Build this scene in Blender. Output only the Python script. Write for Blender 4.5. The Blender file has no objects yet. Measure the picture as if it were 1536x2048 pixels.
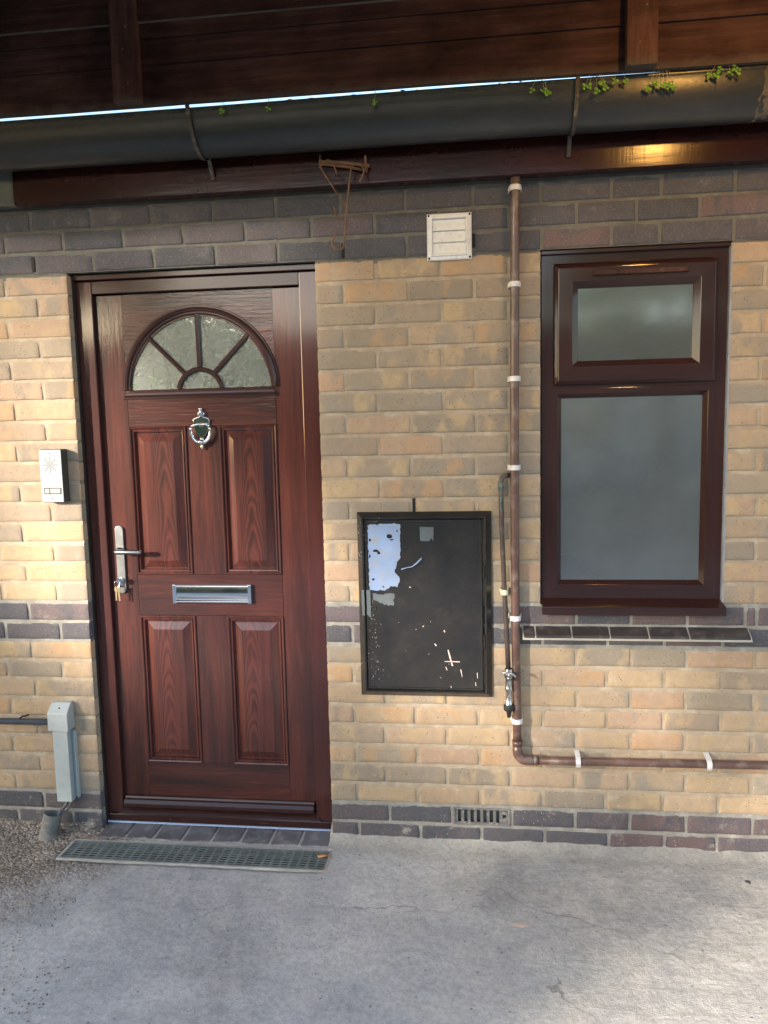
import bpy, bmesh, math, random
from mathutils import Vector, Matrix, noise as mn
S = bpy.context.scene
COL = S.collection
R = math.radians
rng = random.Random(7)

# ------------------------------------------------------------------ camera
cam_d = bpy.data.cameras.new("camera"); cam = bpy.data.objects.new("camera", cam_d); COL.objects.link(cam)
cam_d.sensor_fit = 'VERTICAL'; cam_d.sensor_height = 36.0; cam_d.lens = 1545.0 / 2048.0 * 36.0
cam_d.clip_start = 0.02; cam_d.clip_end = 500
yaw, pitch, roll = 0.1223, -0.1104, -0.0224
rot = Matrix.Rotation(yaw, 3, 'Z') @ Matrix.Rotation(math.pi/2 + pitch, 3, 'X') @ Matrix.Rotation(roll, 3, 'Z')
cam.matrix_world = Matrix.Translation((0.4551, -2.6917, 1.515)) @ rot.to_4x4()
S.camera = cam

# ------------------------------------------------------------------ sky, sun, exposure
TO_SUN = Vector((-0.664, -0.71, 0.235)).normalized()
W = bpy.data.worlds.new("World"); S.world = W; W.use_nodes = True
wn = W.node_tree; sky = wn.nodes.new('ShaderNodeTexSky'); sky.sky_type = 'NISHITA'; sky.sun_disc = False
sky.sun_elevation = math.asin(TO_SUN.z); sky.sun_rotation = math.atan2(TO_SUN.x, TO_SUN.y)
sky.air_density = 1.0; sky.dust_density = 1.4; sky.ozone_density = 1.0
bg = wn.nodes['Background']; bg.inputs['Strength'].default_value = 0.15
wn.links.new(sky.outputs[0], bg.inputs['Color'])
sd = bpy.data.lights.new("sun", 'SUN'); sun = bpy.data.objects.new("sun", sd); COL.objects.link(sun)
sd.energy = 3.3; sd.angle = R(1.6); sd.color = (1.0, 0.87, 0.73)
sun.rotation_euler = (-TO_SUN).to_track_quat('-Z', 'Y').to_euler(); sun.location = (-6, -6, 6)
S.view_settings.view_transform = 'Standard'; S.view_settings.look = 'None'
S.view_settings.exposure = 2.05; S.view_settings.gamma = 1.0; S.view_settings.use_curve_mapping = False

# ------------------------------------------------------------------ node helpers
class NT:
    def __init__(s, name):
        s.m = bpy.data.materials.new(name); s.m.use_nodes = True
        s.t = s.m.node_tree; s.p = s.t.nodes['Principled BSDF']
        s.co = None
    def n(s, typ, ins=None, **at):
        nd = s.t.nodes.new('ShaderNode' + typ)
        for k, v in at.items(): setattr(nd, k, v)
        for k, v in (ins or {}).items(): s.set(nd, k, v)
        return nd
    def set(s, nd, k, v):
        if isinstance(v, bpy.types.NodeSocket): s.t.links.new(v, nd.inputs[k])
        else:
            if isinstance(v, tuple) and len(v) == 3 and nd.inputs[k].type == 'RGBA': v = v + (1.0,)
            nd.inputs[k].default_value = v
    def P(s, **kw):
        for k, v in kw.items(): s.set(s.p, k.replace('_', ' '), v)
        return s
    def obj(s):
        if s.co is None: s.co = s.n('TexCoord')
        return s.co.outputs['Object']
    def map(s, scale, loc=(0, 0, 0), vec=None):
        return s.n('Mapping', {'Vector': vec or s.obj(), 'Scale': scale, 'Location': loc}).outputs[0]
    def noise(s, scale, vec=None, detail=4, rough=.55, dist=0, out='Fac'):
        return s.n('TexNoise', {'Vector': vec or s.obj(), 'Scale': scale, 'Detail': detail, 'Roughness': rough, 'Distortion': dist}).outputs[out]
    def vor(s, scale, vec=None, feature='F1', out='Distance', rnd=1.0):
        return s.n('TexVoronoi', {'Vector': vec or s.obj(), 'Scale': scale, 'Randomness': rnd}, feature=feature).outputs[out]
    def ramp(s, fac, stops, interp='LINEAR'):
        nd = s.n('ValToRGB', {'Fac': fac}); cr = nd.color_ramp; cr.interpolation = interp
        while len(cr.elements) < len(stops): cr.elements.new(0.5)
        for e, (p, c) in zip(cr.elements, stops):
            e.position = p; e.color = (c, c, c, 1) if not isinstance(c, tuple) else (c + (1,) if len(c) == 3 else c)
        return nd.outputs[0]
    def mix(s, fac, a, b, mode='MIX'):
        nd = s.n('Mix', data_type='RGBA', blend_type=mode); nd.clamp_factor = True
        s.set(nd, 0, fac); s.set(nd, 6, a); s.set(nd, 7, b); return nd.outputs[2]
    def math(s, op, a, b=0.0, c=0.0):
        nd = s.n('Math', operation=op)
        s.set(nd, 0, a); s.set(nd, 1, b); s.set(nd, 2, c); return nd.outputs[0]
    def sep(s, vec): return s.n('SeparateXYZ', {0: vec}).outputs
    def attr(s, name, out='Color'): return s.n('Attribute', attribute_name=name).outputs[out]
    def bump(s, h, dist, strength=1.0, normal=None):
        ins = {'Height': h, 'Distance': dist, 'Strength': strength}
        if normal is not None: ins['Normal'] = normal
        return s.n('Bump', ins).outputs[0]

def simple(name, col, rough=.5, metal=0, var=.25, nscale=30, bump=.0006, dirt=None, coat=0, spec=.5):
    """a plain surface with a little wear: colour mottling, roughness variation, fine bump"""
    t = NT(name); n1 = t.noise(nscale, detail=5); n2 = t.noise(nscale * .17, detail=4)
    dark = tuple(c * (1 - var) for c in col); lite = tuple(min(1, c * (1 + var)) for c in col)
    c = t.mix(t.ramp(n2, [(.3, 0.0), (.7, 1.0)]), dark, lite)
    if dirt:
        c = t.mix(t.math('MULTIPLY', t.ramp(n1, [(.5, 0.0), (.72, 1.0)]), dirt[1]), c, dirt[0])
    t.P(Base_Color=c, Metallic=metal, Roughness=t.math('ADD', rough - .08, t.math('MULTIPLY', n1, .16)),
        Specular_IOR_Level=spec, Coat_Weight=coat, Coat_Roughness=.12)
    if bump: t.P(Normal=t.bump(n1, bump))
    return t.m

def wood(name, axis='z', cathedral=False, cols=None, rough=.30, coat=.85, bstr=.5):
    t = NT(name); k = 1 / 14.0
    sc = {'z': (1, 1, k), 'x': (k, 1, 1)}[axis]
    v = t.map(sc)
    fine = t.noise(95, v, detail=5, rough=.6, dist=.4)
    broad = t.noise(11, v, detail=4, rough=.55, dist=.8)
    if cathedral:
        o = t.sep(t.obj()); x2 = t.math('MULTIPLY', o[0], o[0])
        wob = t.noise(5, t.map((1, 1, .35)), detail=3)
        f = t.math('ADD', t.math('MULTIPLY', x2, 1500.0), t.math('MULTIPLY', o[2], 11.0))
        f = t.math('ADD', f, t.math('MULTIPLY', wob, 9.0))
        ring = t.math('MULTIPLY_ADD', t.math('SINE', t.math('MULTIPLY', f, 7.0)), .5, .5)
        edge = t.math('SUBTRACT', 1.0, t.math('MINIMUM', t.math('MULTIPLY', x2, 330.0), 1.0))
        streak = t.math('ADD', t.math('MULTIPLY', ring, .22), t.math('MULTIPLY', broad, .80))
        streak = t.math('ADD', t.math('MULTIPLY', streak, edge), t.math('MULTIPLY', broad, t.math('SUBTRACT', 1.0, edge)))
    else:
        streak = t.math('ADD', t.math('MULTIPLY', broad, .95), 0.0)
    s = t.math('ADD', t.math('MULTIPLY', streak, .72), t.math('MULTIPLY', fine, .32))
    cols = cols or [(.34, (.014, .0075, .007)), (.47, (.042, .0125, .010)), (.60, (.085, .022, .0155)), (.80, (.125, .034, .024))]
    c = t.ramp(s, cols)
    big = t.noise(2.2, t.map((1, 1, .5)), detail=2)
    c = t.mix(t.ramp(big, [(.35, .0), (.7, .35)]), c, (.045, .014, .013))
    hb = t.math('ADD', t.math('MULTIPLY', fine, .8), t.math('MULTIPLY', streak, .35))
    t.P(Base_Color=c, Roughness=t.math('ADD', rough + .2, t.math('MULTIPLY', fine, .14)), Specular_IOR_Level=.12, Coat_Weight=coat, Coat_IOR=1.62, Coat_Roughness=.10,
        Normal=t.bump(hb, .0022, bstr), Coat_Normal=t.bump(hb, .0010, bstr))
    return t.m

M = {}
def brick_mat():
    t = NT('stock_brick'); base = t.attr('bcol'); patch = t.attr('pcol'); r = t.attr('brnd', 'Fac')
    off = t.n('CombineXYZ', {0: t.math('MULTIPLY', r, 37.0), 2: t.math('MULTIPLY', r, 91.0)}).outputs[0]
    v = t.n('VectorMath', {0: t.obj(), 1: off}, operation='ADD').outputs[0]
    m = t.ramp(t.noise(9, t.map((1.25, 1, .7), vec=v), detail=4, rough=.55, dist=.15), [(.50, 0.0), (.60, 1.0)])
    c = t.mix(t.math('MULTIPLY', m, .85), base, patch)
    fine = t.noise(150, v, detail=5, rough=.7); mid = t.noise(34, v, detail=5, rough=.65)
    c = t.mix(t.ramp(mid, [(.32, .55), (.62, 0.0)]), c, t.mix(.4, c, (.17, .14, .11)))
    c = t.mix(t.ramp(fine, [(.55, 0.0), (.8, .35)]), c, (.62, .52, .40))
    pits = t.vor(95, v); pm = t.ramp(pits, [(.14, 1.0), (.22, 0.0)])
    pm = t.math('MULTIPLY', pm, t.ramp(t.noise(18, v), [(.52, 0.0), (.57, 1.0)]))
    c = t.mix(t.math('MULTIPLY', pm, .75), c, (.09, .07, .06))
    # lime bloom and paint specks, more of them low on the wall
    z = t.sep(t.obj())[2]
    low = t.n('MapRange', {0: z, 1: .95, 2: .15, 3: .0, 4: 1.0}).outputs[0]
    bl = t.math('MULTIPLY', t.ramp(t.noise(9, detail=7, rough=.75), [(.58, 0.0), (.74, .55)]), t.math('ADD', .35, t.math('MULTIPLY', low, .65)))
    c = t.mix(bl, c, (.66, .60, .52))
    sp = t.math('MULTIPLY', t.ramp(t.vor(85), [(.09, 1.0), (.12, 0.0)]), t.ramp(t.noise(5, detail=3), [(.52, 0.0), (.62, 1.0)]))
    c = t.mix(t.math('MULTIPLY', sp, low), c, (.78, .76, .72))
    h = t.math('ADD', t.math('MULTIPLY', mid, .9), t.math('MULTIPLY', fine, .45))
    h = t.math('SUBTRACT', h, t.math('MULTIPLY', pm, .8))
    t.P(Base_Color=c, Roughness=.88, Specular_IOR_Level=.25, Normal=t.bump(h, .0013, .7)); return t.m
def mortar_mat():
    t = NT('mortar'); z = t.sep(t.obj())[2]
    n = t.noise(14, detail=6, rough=.7); f = t.noise(180, detail=4, rough=.7)
    c = t.ramp(n, [(.3, (.30, .245, .175)), (.5, (.37, .305, .225)), (.68, (.46, .395, .305))])
    grey = t.ramp(n, [(.3, (.19, .185, .165)), (.55, (.29, .28, .25)), (.72, (.42, .41, .36))])
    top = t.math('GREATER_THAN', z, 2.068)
    mid = t.math('MULTIPLY', t.math('GREATER_THAN', z, .725), t.math('LESS_THAN', z, .895)); bot = t.math('LESS_THAN', z, .147)
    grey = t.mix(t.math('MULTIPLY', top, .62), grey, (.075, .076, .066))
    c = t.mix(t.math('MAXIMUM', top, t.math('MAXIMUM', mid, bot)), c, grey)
    t.P(Base_Color=c, Roughness=.95, Specular_IOR_Level=.15, Normal=t.bump(t.math('ADD', n, t.math('MULTIPLY', f, .5)), .003, .8)); return t.m
def ground_mat():
    t = NT('worn_concrete'); o = t.sep(t.obj())
    warp = t.noise(1.6, detail=5, rough=.65)
    xw = t.math('ADD', o[0], t.math('MULTIPLY_ADD', warp, .9, -.45))
    xl = t.math('ADD', xw, t.math('MULTIPLY', o[1], -.55))
    left = t.n('MapRange', {0: xl, 1: -.70, 2: -.95, 3: 0.0, 4: 1.0}).outputs[0]
    right = t.n('MapRange', {0: xw, 1: .05, 2: .75, 3: 0.0, 4: 1.0}).outputs[0]
    n1 = t.noise(3.2, detail=7, rough=.68); n2 = t.noise(60, detail=6, rough=.75); n3 = t.noise(260, detail=4, rough=.7)
    c = t.ramp(n1, [(.3, (.37, .38, .395)), (.5, (.47, .478, .485)), (.7, (.57, .572, .565))])
    warm = t.ramp(n1, [(.3, (.39, .395, .395)), (.5, (.49, .485, .46)), (.7, (.60, .575, .52))])
    c = t.mix(right, c, warm)
    grav = t.n('TexVoronoi', {'Vector': t.obj(), 'Scale': 95.0}).outputs
    gl_ = t.sep(grav['Color'])[0]
    stone = t.ramp(gl_, [(0.0, (.15, .12, .10)), (.5, (.25, .215, .18)), (1.0, (.40, .36, .31))])
    c = t.mix(left, c, stone)
    # pale cement along the foot of the wall
    yw = t.math('ADD', o[1], t.math('MULTIPLY_ADD', t.noise(7, detail=4), .16, -.08))
    fil = t.n('MapRange', {0: yw, 1: -.13, 2: -.03, 3: 0.0, 4: .75}).outputs[0]
    c = t.mix(t.math('MULTIPLY', fil, t.math('SUBTRACT', 1.0, left)), c, (.43, .41, .36))
    c = t.mix(t.ramp(n2, [(.35, .5), (.6, 0.0)]), c, t.mix(.6, c, (.05, .05, .05)))
    c = t.mix(t.ramp(n3, [(.58, 0.0), (.78, .5)]), c, (.55, .54, .52))
    far = t.n('MapRange', {0: o[1], 1: -4.0, 2: -7.0, 3: 0.0, 4: 1.0}).outputs[0]
    c = t.mix(far, c, (.10, .10, .10))
    sp = t.math('MULTIPLY', t.ramp(t.vor(38), [(.07, 1.0), (.10, 0.0)]), t.ramp(t.noise(2.4, detail=3), [(.48, 0.0), (.6, 1.0)]))
    c = t.mix(t.math('MULTIPLY', sp, .75), c, (.70, .69, .66))
    sp2 = t.math('MULTIPLY', t.ramp(t.vor(23, t.map((1, 1, 1), (7.7, 2.2, 0))), [(.05, 1.0), (.085, 0.0)]), t.ramp(t.noise(1.9, detail=3), [(.44, 0.0), (.58, 1.0)]))
    c = t.mix(t.math('MULTIPLY', sp2, .8), c, (.74, .72, .67))
    ds = t.math('MULTIPLY', t.ramp(t.vor(21, t.map((1, 1, 1), (3.3, 1.7, 0))), [(.06, 1.0), (.10, 0.0)]), .55)
    c = t.mix(ds, c, (.05, .048, .045))
    st_ = t.ramp(t.noise(1.1, t.map((1, 1, 1), (4.2, 9.1, 0)), detail=6, rough=.7, dist=.6), [(.50, 0.0), (.64, .5)])
    c = t.mix(st_, c, t.mix(.7, c, (.10, .10, .105)))
    c = t.mix(t.ramp(t.noise(2.7, t.map((1, 1, 1), (1.2, 3.1, 0)), detail=7, rough=.75), [(.57, 0.0), (.72, .5)]), c, (.56, .53, .47))
    pit = t.math('MULTIPLY', t.ramp(t.vor(120), [(.10, 1.0), (.2, 0.0)]), t.ramp(t.noise(6, detail=4), [(.45, 0.0), (.6, 1.0)]))
    c = t.mix(t.math('MULTIPLY', pit, .6), c, (.07, .07, .068))
    crk = t.math('MULTIPLY', t.ramp(t.vor(1.15, t.map((1, 1, 1), (.3, .9, 0), vec=t.n('VectorMath', {0: t.obj(), 1: t.n('VectorMath', {0: t.noise(5, detail=4, out='Color'), 'Scale': .16}, operation='SCALE').outputs[0]}, operation='ADD').outputs[0]), feature='DISTANCE_TO_EDGE'), [(.0012, 1.0), (.003, 0.0)]), t.ramp(t.noise(1.7, detail=2), [(.50, 0.0), (.6, .6)]))
    c = t.mix(crk, c, (.06, .06, .058))
    brush = t.noise(16, t.map((.30, 1.8, 1)), detail=6, rough=.72, dist=.4)
    h = t.math('ADD', t.math('MULTIPLY', n2, .9), t.math('MULTIPLY', n3, .35))
    h = t.math('ADD', h, t.math('MULTIPLY', t.math('MULTIPLY', brush, right), .75))
    h = t.math('ADD', h, t.math('MULTIPLY', t.math('MULTIPLY', grav['Distance'], left), -1.6))
    t.P(Base_Color=c, Roughness=.86, Specular_IOR_Level=.3, Normal=t.bump(h, .005, .85)); return t.m
def obscure_mat(name, col, bscale, bdist, coat_r, coat_ior=2.1, refl_cloud=.3):
    """patterned privacy glass: a milky, rippled rear face under a smooth front face"""
    t = NT(name); n = t.noise(bscale, detail=3, rough=.6); big = t.noise(3.0, detail=3)
    c = t.mix(t.ramp(big, [(.3, 0.0), (.7, 1.0)]), tuple(x * (1 - refl_cloud) for x in col), tuple(x * (1 + refl_cloud) for x in col))  # soft clouds in the colour stand in for blurred reflections
    nb = t.bump(n, bdist, 1.0)
    t.P(Base_Color=c, Roughness=.22, Specular_IOR_Level=.6, Normal=nb, Coat_Weight=1.0, Coat_IOR=coat_ior, Coat_Roughness=coat_r)
    ripple = t.bump(t.noise(9, detail=2), .0016, .22); t.P(Coat_Normal=ripple)
    return t.m
def cabinet_mat():
    t = NT('black_cabinet_paint'); o = t.sep(t.obj()); n = t.noise(9, detail=6, rough=.7); f = t.noise(120, detail=4, rough=.7)
    c = t.ramp(n, [(.3, (.010, .010, .011)), (.55, (.019, .018, .017)), (.75, (.035, .031, .026))])
    sc = t.math('MULTIPLY', t.ramp(f, [(.60, 0.0), (.66, 1.0)]), t.math('LESS_THAN', o[0], -.150))
    sc = t.math('MULTIPLY', sc, t.ramp(t.noise(17, detail=3), [(.53, 0.0), (.6, 1.0)]))
    c = t.mix(t.math('MULTIPLY', sc, .7), c, (.40, .36, .30))
    t.P(Base_Color=c, Roughness=t.math('MULTIPLY_ADD', n, .2, .42), Specular_IOR_Level=.15, Coat_Weight=1.0, Coat_Roughness=t.math('MULTIPLY_ADD', n, .15, .10), Normal=t.bump(t.math('ADD', n, t.math('MULTIPLY', f, .12)), .0012, .6)); return t.m
def gutter_mat():
    t = NT('gutter_plastic'); z = t.sep(t.obj())[2]; n = t.noise(6, t.map((.5, 1, 1.4)), detail=6, rough=.7); f = t.noise(80, detail=4)
    c = t.ramp(n, [(.3, (.018, .021, .023)), (.6, (.032, .036, .038)), (.8, (.060, .060, .055))])
    top = t.n('MapRange', {0: t.math('ADD', z, t.math('MULTIPLY', n, .05)), 1: .138, 2: .160, 3: 0.0, 4: .85}).outputs[0]
    c = t.mix(top, c, t.mix(t.ramp(f, [(.4, 0.0), (.6, 1.0)]), (.012, .014, .010), (.05, .055, .035)))
    t.P(Base_Color=c, Roughness=t.math('MULTIPLY_ADD', f, .2, .22), Normal=t.bump(f, .0008, .4)); return t.m
def board_mat(name, dark=1.0, axis='x'):
    t = NT(name); sc = (.06, 1, 1) if axis == 'x' else (1, 1, .06)
    n = t.noise(45, t.map(sc), detail=6, rough=.65, dist=.5); b = t.noise(5, detail=5, rough=.65)
    z = t.sep(t.obj())[2]
    c = t.ramp(n, [(.28, (.036 * dark, .0200 * dark, .0165 * dark)), (.52, (.076 * dark, .0390 * dark, .0315 * dark)), (.75, (.115 * dark, .064 * dark, .053 * dark))])
    c = t.mix(t.ramp(b, [(.42, 0.0), (.7, .75)]), c, (.016, .009, .008))
    c = t.mix(t.ramp(t.noise(38, detail=6, rough=.8), [(.62, 0.0), (.74, .45)]), c, (.14, .11, .10))
    ed = t.n('MapRange', {0: t.math('ADD', z, t.math('MULTIPLY', t.noise(22, detail=5), .05)), 1: .064, 2: .036, 3: 0.0, 4: .75}).outputs[0]
    c = t.mix(ed, c, (.10, .085, .07))
    t.P(Base_Color=c, Roughness=.75, Specular_IOR_Level=.08, Normal=t.bump(n, .003, .9)); return t.m
def fascia_mat():
    t = NT('gloss_fascia_paint'); n = t.noise(70, t.map((.1, 1, 1)), detail=5, rough=.6); v = t.noise(130, t.map((1, 1, .08)), detail=2); b = t.noise(4, detail=5)
    c = t.ramp(b, [(.3, (.014, .004, .004)), (.6, (.034, .007, .006)), (.8, (.018, .008, .009))])
    t.P(Base_Color=c, Roughness=.19, Specular_IOR_Level=.45, Normal=t.bump(t.math('ADD', n, t.math('MULTIPLY', v, .6)), 0.0014, .22)); return t.m
def leaf_mat(name, a, b, trans=.25):
    t = NT(name); n = t.noise(3, detail=3); r = t.n('ObjectInfo').outputs['Random']
    g = t.n('NewGeometry').outputs['Random Per Island']
    c = t.mix(t.math('MULTIPLY_ADD', g, .6, t.math('MULTIPLY', n, .4)), a, b)
    t.P(Base_Color=c, Roughness=.5); 
    tr = t.n('BsdfTranslucent', {'Color': t.mix(.5, c, (.2, .35, .03))}); mx = t.n('MixShader', {0: trans})
    t.t.links.new(t.p.outputs[0], mx.inputs[1]); t.t.links.new(tr.outputs[0], mx.inputs[2])
    t.t.links.new(mx.outputs[0], t.t.nodes['Material Output'].inputs[0]); return t.m

M['brick'] = brick_mat(); M['mortar'] = mortar_mat(); M['ground'] = ground_mat()
M['wv'] = wood('rosewood_vertical', 'z'); M['wh'] = wood('rosewood_horizontal', 'x', bstr=.9); M['wc'] = wood('rosewood_cathedral', 'z', True, bstr=.45)
M['frame'] = wood('rosewood_frame', 'z', cols=[(.30, (.022, .007, .007)), (.5, (.052, .013, .011)), (.72, (.082, .021, .016))], bstr=.15)
winc = [(.30, (.013, .006, .005)), (.5, (.026, .009, .008)), (.72, (.040, .014, .011))]
M['wfv'] = wood('window_foil_vertical', 'z', cols=winc, bstr=.12, coat=.6); M['wfh'] = wood('window_foil_horizontal', 'x', cols=winc, bstr=.12, coat=.6)
M['dglass'] = obscure_mat('obscure_door_glass', (.060, .080, .064), 210, .0018, .01, 2.4)
M['wglass'] = obscure_mat('obscure_window_glass', (.086, .096, .094), 120, .0006, .10, 2.3, .26)
M['wglass2'] = obscure_mat('rippled_window_glass', (.062, .068, .052), 60, .0012, .09, 2.1, .15)
M['chrome'] = simple('chrome', (.82, .83, .84), .10, 1, .03, 40, 0); M['satin'] = simple('satin_steel', (.30, .31, .32), .34, 1, .06, 60, .0001)
M['slot'] = simple('black_void', (.008, .008, .008), .8, 0, .1)
M['white'] = simple('white_plastic', (.78, .78, .76), .42, 0, .06, 60, .0002, ((.40, .38, .33), .3))
M['clip'] = simple('clip_plastic', (.70, .69, .69), .45, 0, .12, 60, .0002, ((.38, .34, .30), .55))
M['clipy'] = simple('yellowed_clip_plastic', (.66, .60, .42), .5, 0, .08, 80)
M['pipe'] = simple('brown_pipe_paint', (.105, .058, .046), .40, 0, .38, 24, .0009, ((.32, .26, .22), .5), .15)
M['tappipe'] = simple('dark_pipe_paint', (.060, .042, .036), .45, 0, .25, 30, .0005, ((.25, .20, .17), .3))
M['verdigris'] = simple('verdigris_copper', (.085, .12, .105), .6, .2, .5, 160, .001, ((.5, .52, .5), .6))
M['tap'] = simple('worn_tap_chrome', (.55, .55, .54), .25, 1, .2, 90, .0006)
M['rubber'] = simple('black_rubber', (.018, .018, .019), .6)
M['cab'] = cabinet_mat()
M['torn'] = simple('torn_label_paper', (.22, .31, .49), .6, 0, .22, 34, .0010, ((.30, .30, .28), .75))
M['torn2'] = simple('grey_label_paper', (.095, .115, .125), .5, 0, .3, 60, .0004)
M['scratch'] = simple('bare_scratch', (.70, .56, .48), .6, 0, .2, 200)
M['gut'] = gutter_mat(); M['board'] = board_mat('dark_stained_boards'); M['batten'] = board_mat('brown_batten', 1.35, 'z'); M['fascia'] = fascia_mat()
M['pale'] = simple('weathered_joint_filler', (.10, .09, .072), .9, 0, .3, 60, .003)
M['bracket'] = simple('dirty_gutter_bracket', (.05, .047, .04), .6, 0, .5, 50, .001, ((.28, .26, .21), .5))
M['gblock'] = simple('grey_green_render', (.11, .115, .095), .9, 0, .25, 25, .002, ((.25, .26, .24), .5))
M['moss'] = simple('dark_moss', (.018, .020, .012), .95, 0, .5, 90, .002)
M['rust'] = simple('rusty_iron', (.17, .10, .06), .7, .3, .4, 90, .0008)
M['trunk'] = simple('grey_trunking_plastic', (.40, .45, .46), .45, 0, .08, 30, .0004, ((.22, .23, .2), .25))
M['conduit'] = simple('grey_conduit', (.09, .095, .105), .4, 0, .15, 30)
M['duct'] = simple('dusty_duct_plastic', (.14, .15, .145), .75, 0, .3, 50, .0012, ((.32, .30, .26), .5))
M['box'] = simple('intercom_body', (.055, .055, .050), .5); M['face'] = simple('brushed_aluminium_plate', (.34, .37, .385), .5, 0, .03, 40, .0001, None, 0, .1)
M['btn'] = simple('cream_button', (.42, .45, .33), .4, 0, .04); M['card'] = simple('white_name_card', (.45, .45, .45), .5, 0, .02)
M['grate'] = simple('galvanised_grate', (.20, .235, .235), .5, .35, .2, 60, .0008); M['concrete'] = simple('pale_concrete', (.36, .35, .32), .92, 0, .25, 30, .003, ((.18, .18, .17), .5))
M['terracotta'] = simple('grey_airbrick_clay', (.15, .145, .14), .85, 0, .2, 60, .002, ((.40, .38, .34), .5))
M['sillbrick'] = simple('dark_step_brick', (.115, .115, .13), .7, 0, .35, 22, .0015, ((.36, .36, .36), .45))
M['tile'] = simple('glazed_sill_tile', (.040, .036, .036), .32, 0, .3, 30, .0006, ((.2, .19, .17), .3)); M['grout'] = simple('sill_grout', (.40, .38, .33), .9, 0, .2, 60, .002)
M['seal'] = simple('silicone_sealant', (.26, .28, .31), .5, 0, .2, 60); M['dseal'] = simple('dark_sealant', (.03, .028, .028), .6)
M['film'] = simple('blue_film_edge', (.36, .46, .66), .4, 0, .1)
M['stem'] = simple('pale_stem', (.35, .33, .20), .7); M['leaf'] = leaf_mat('seedling_leaf', (.15, .42, .035), (.28, .58, .07), .35)
M['dry'] = simple('dry_leaf', (.46, .22, .08), .6, 0, .35, 60, .001)
M['grit'] = simple('loose_grit', (.42, .40, .36), .9, 0, .5, 8); M['gritd'] = simple('dark_grit', (.07, .065, .06), .9, 0, .4, 8)
M['gritb'] = simple('brown_grit', (.26, .19, .13), .9, 0, .5, 8)
M['pinkish'] = simple('pinkish_scuff', (.55, .45, .40), .9, 0, .2, 60)
M['twig'] = simple('dry_twig', (.30, .22, .14), .8)
M['brass'] = simple('key_brass', (.62, .52, .30), .3, 1, .1)
M['crown'] = leaf_mat('tree_leaf', (.035, .085, .018), (.09, .16, .03), .3); M['bark'] = simple('bark', (.10, .08, .06), .9, 0, .4, 20, .01)
M['garage'] = simple('pale_render', (.46, .45, .42), .9, 0, .08, 4, .003); M['roof'] = simple('roof_tile', (.12, .085, .07), .8, 0, .2, 6, .004)
M['door2'] = simple('grey_garage_door', (.26, .28, .30), .5, 0, .05, 5)
def lamp_mat():
    t = NT('warm_lamp_lens'); t.P(Base_Color=(.9, .6, .3), Emission_Color=(1.0, .50, .12, 1), Emission_Strength=60.0); return t.m
M['lamp'] = lamp_mat()

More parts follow.
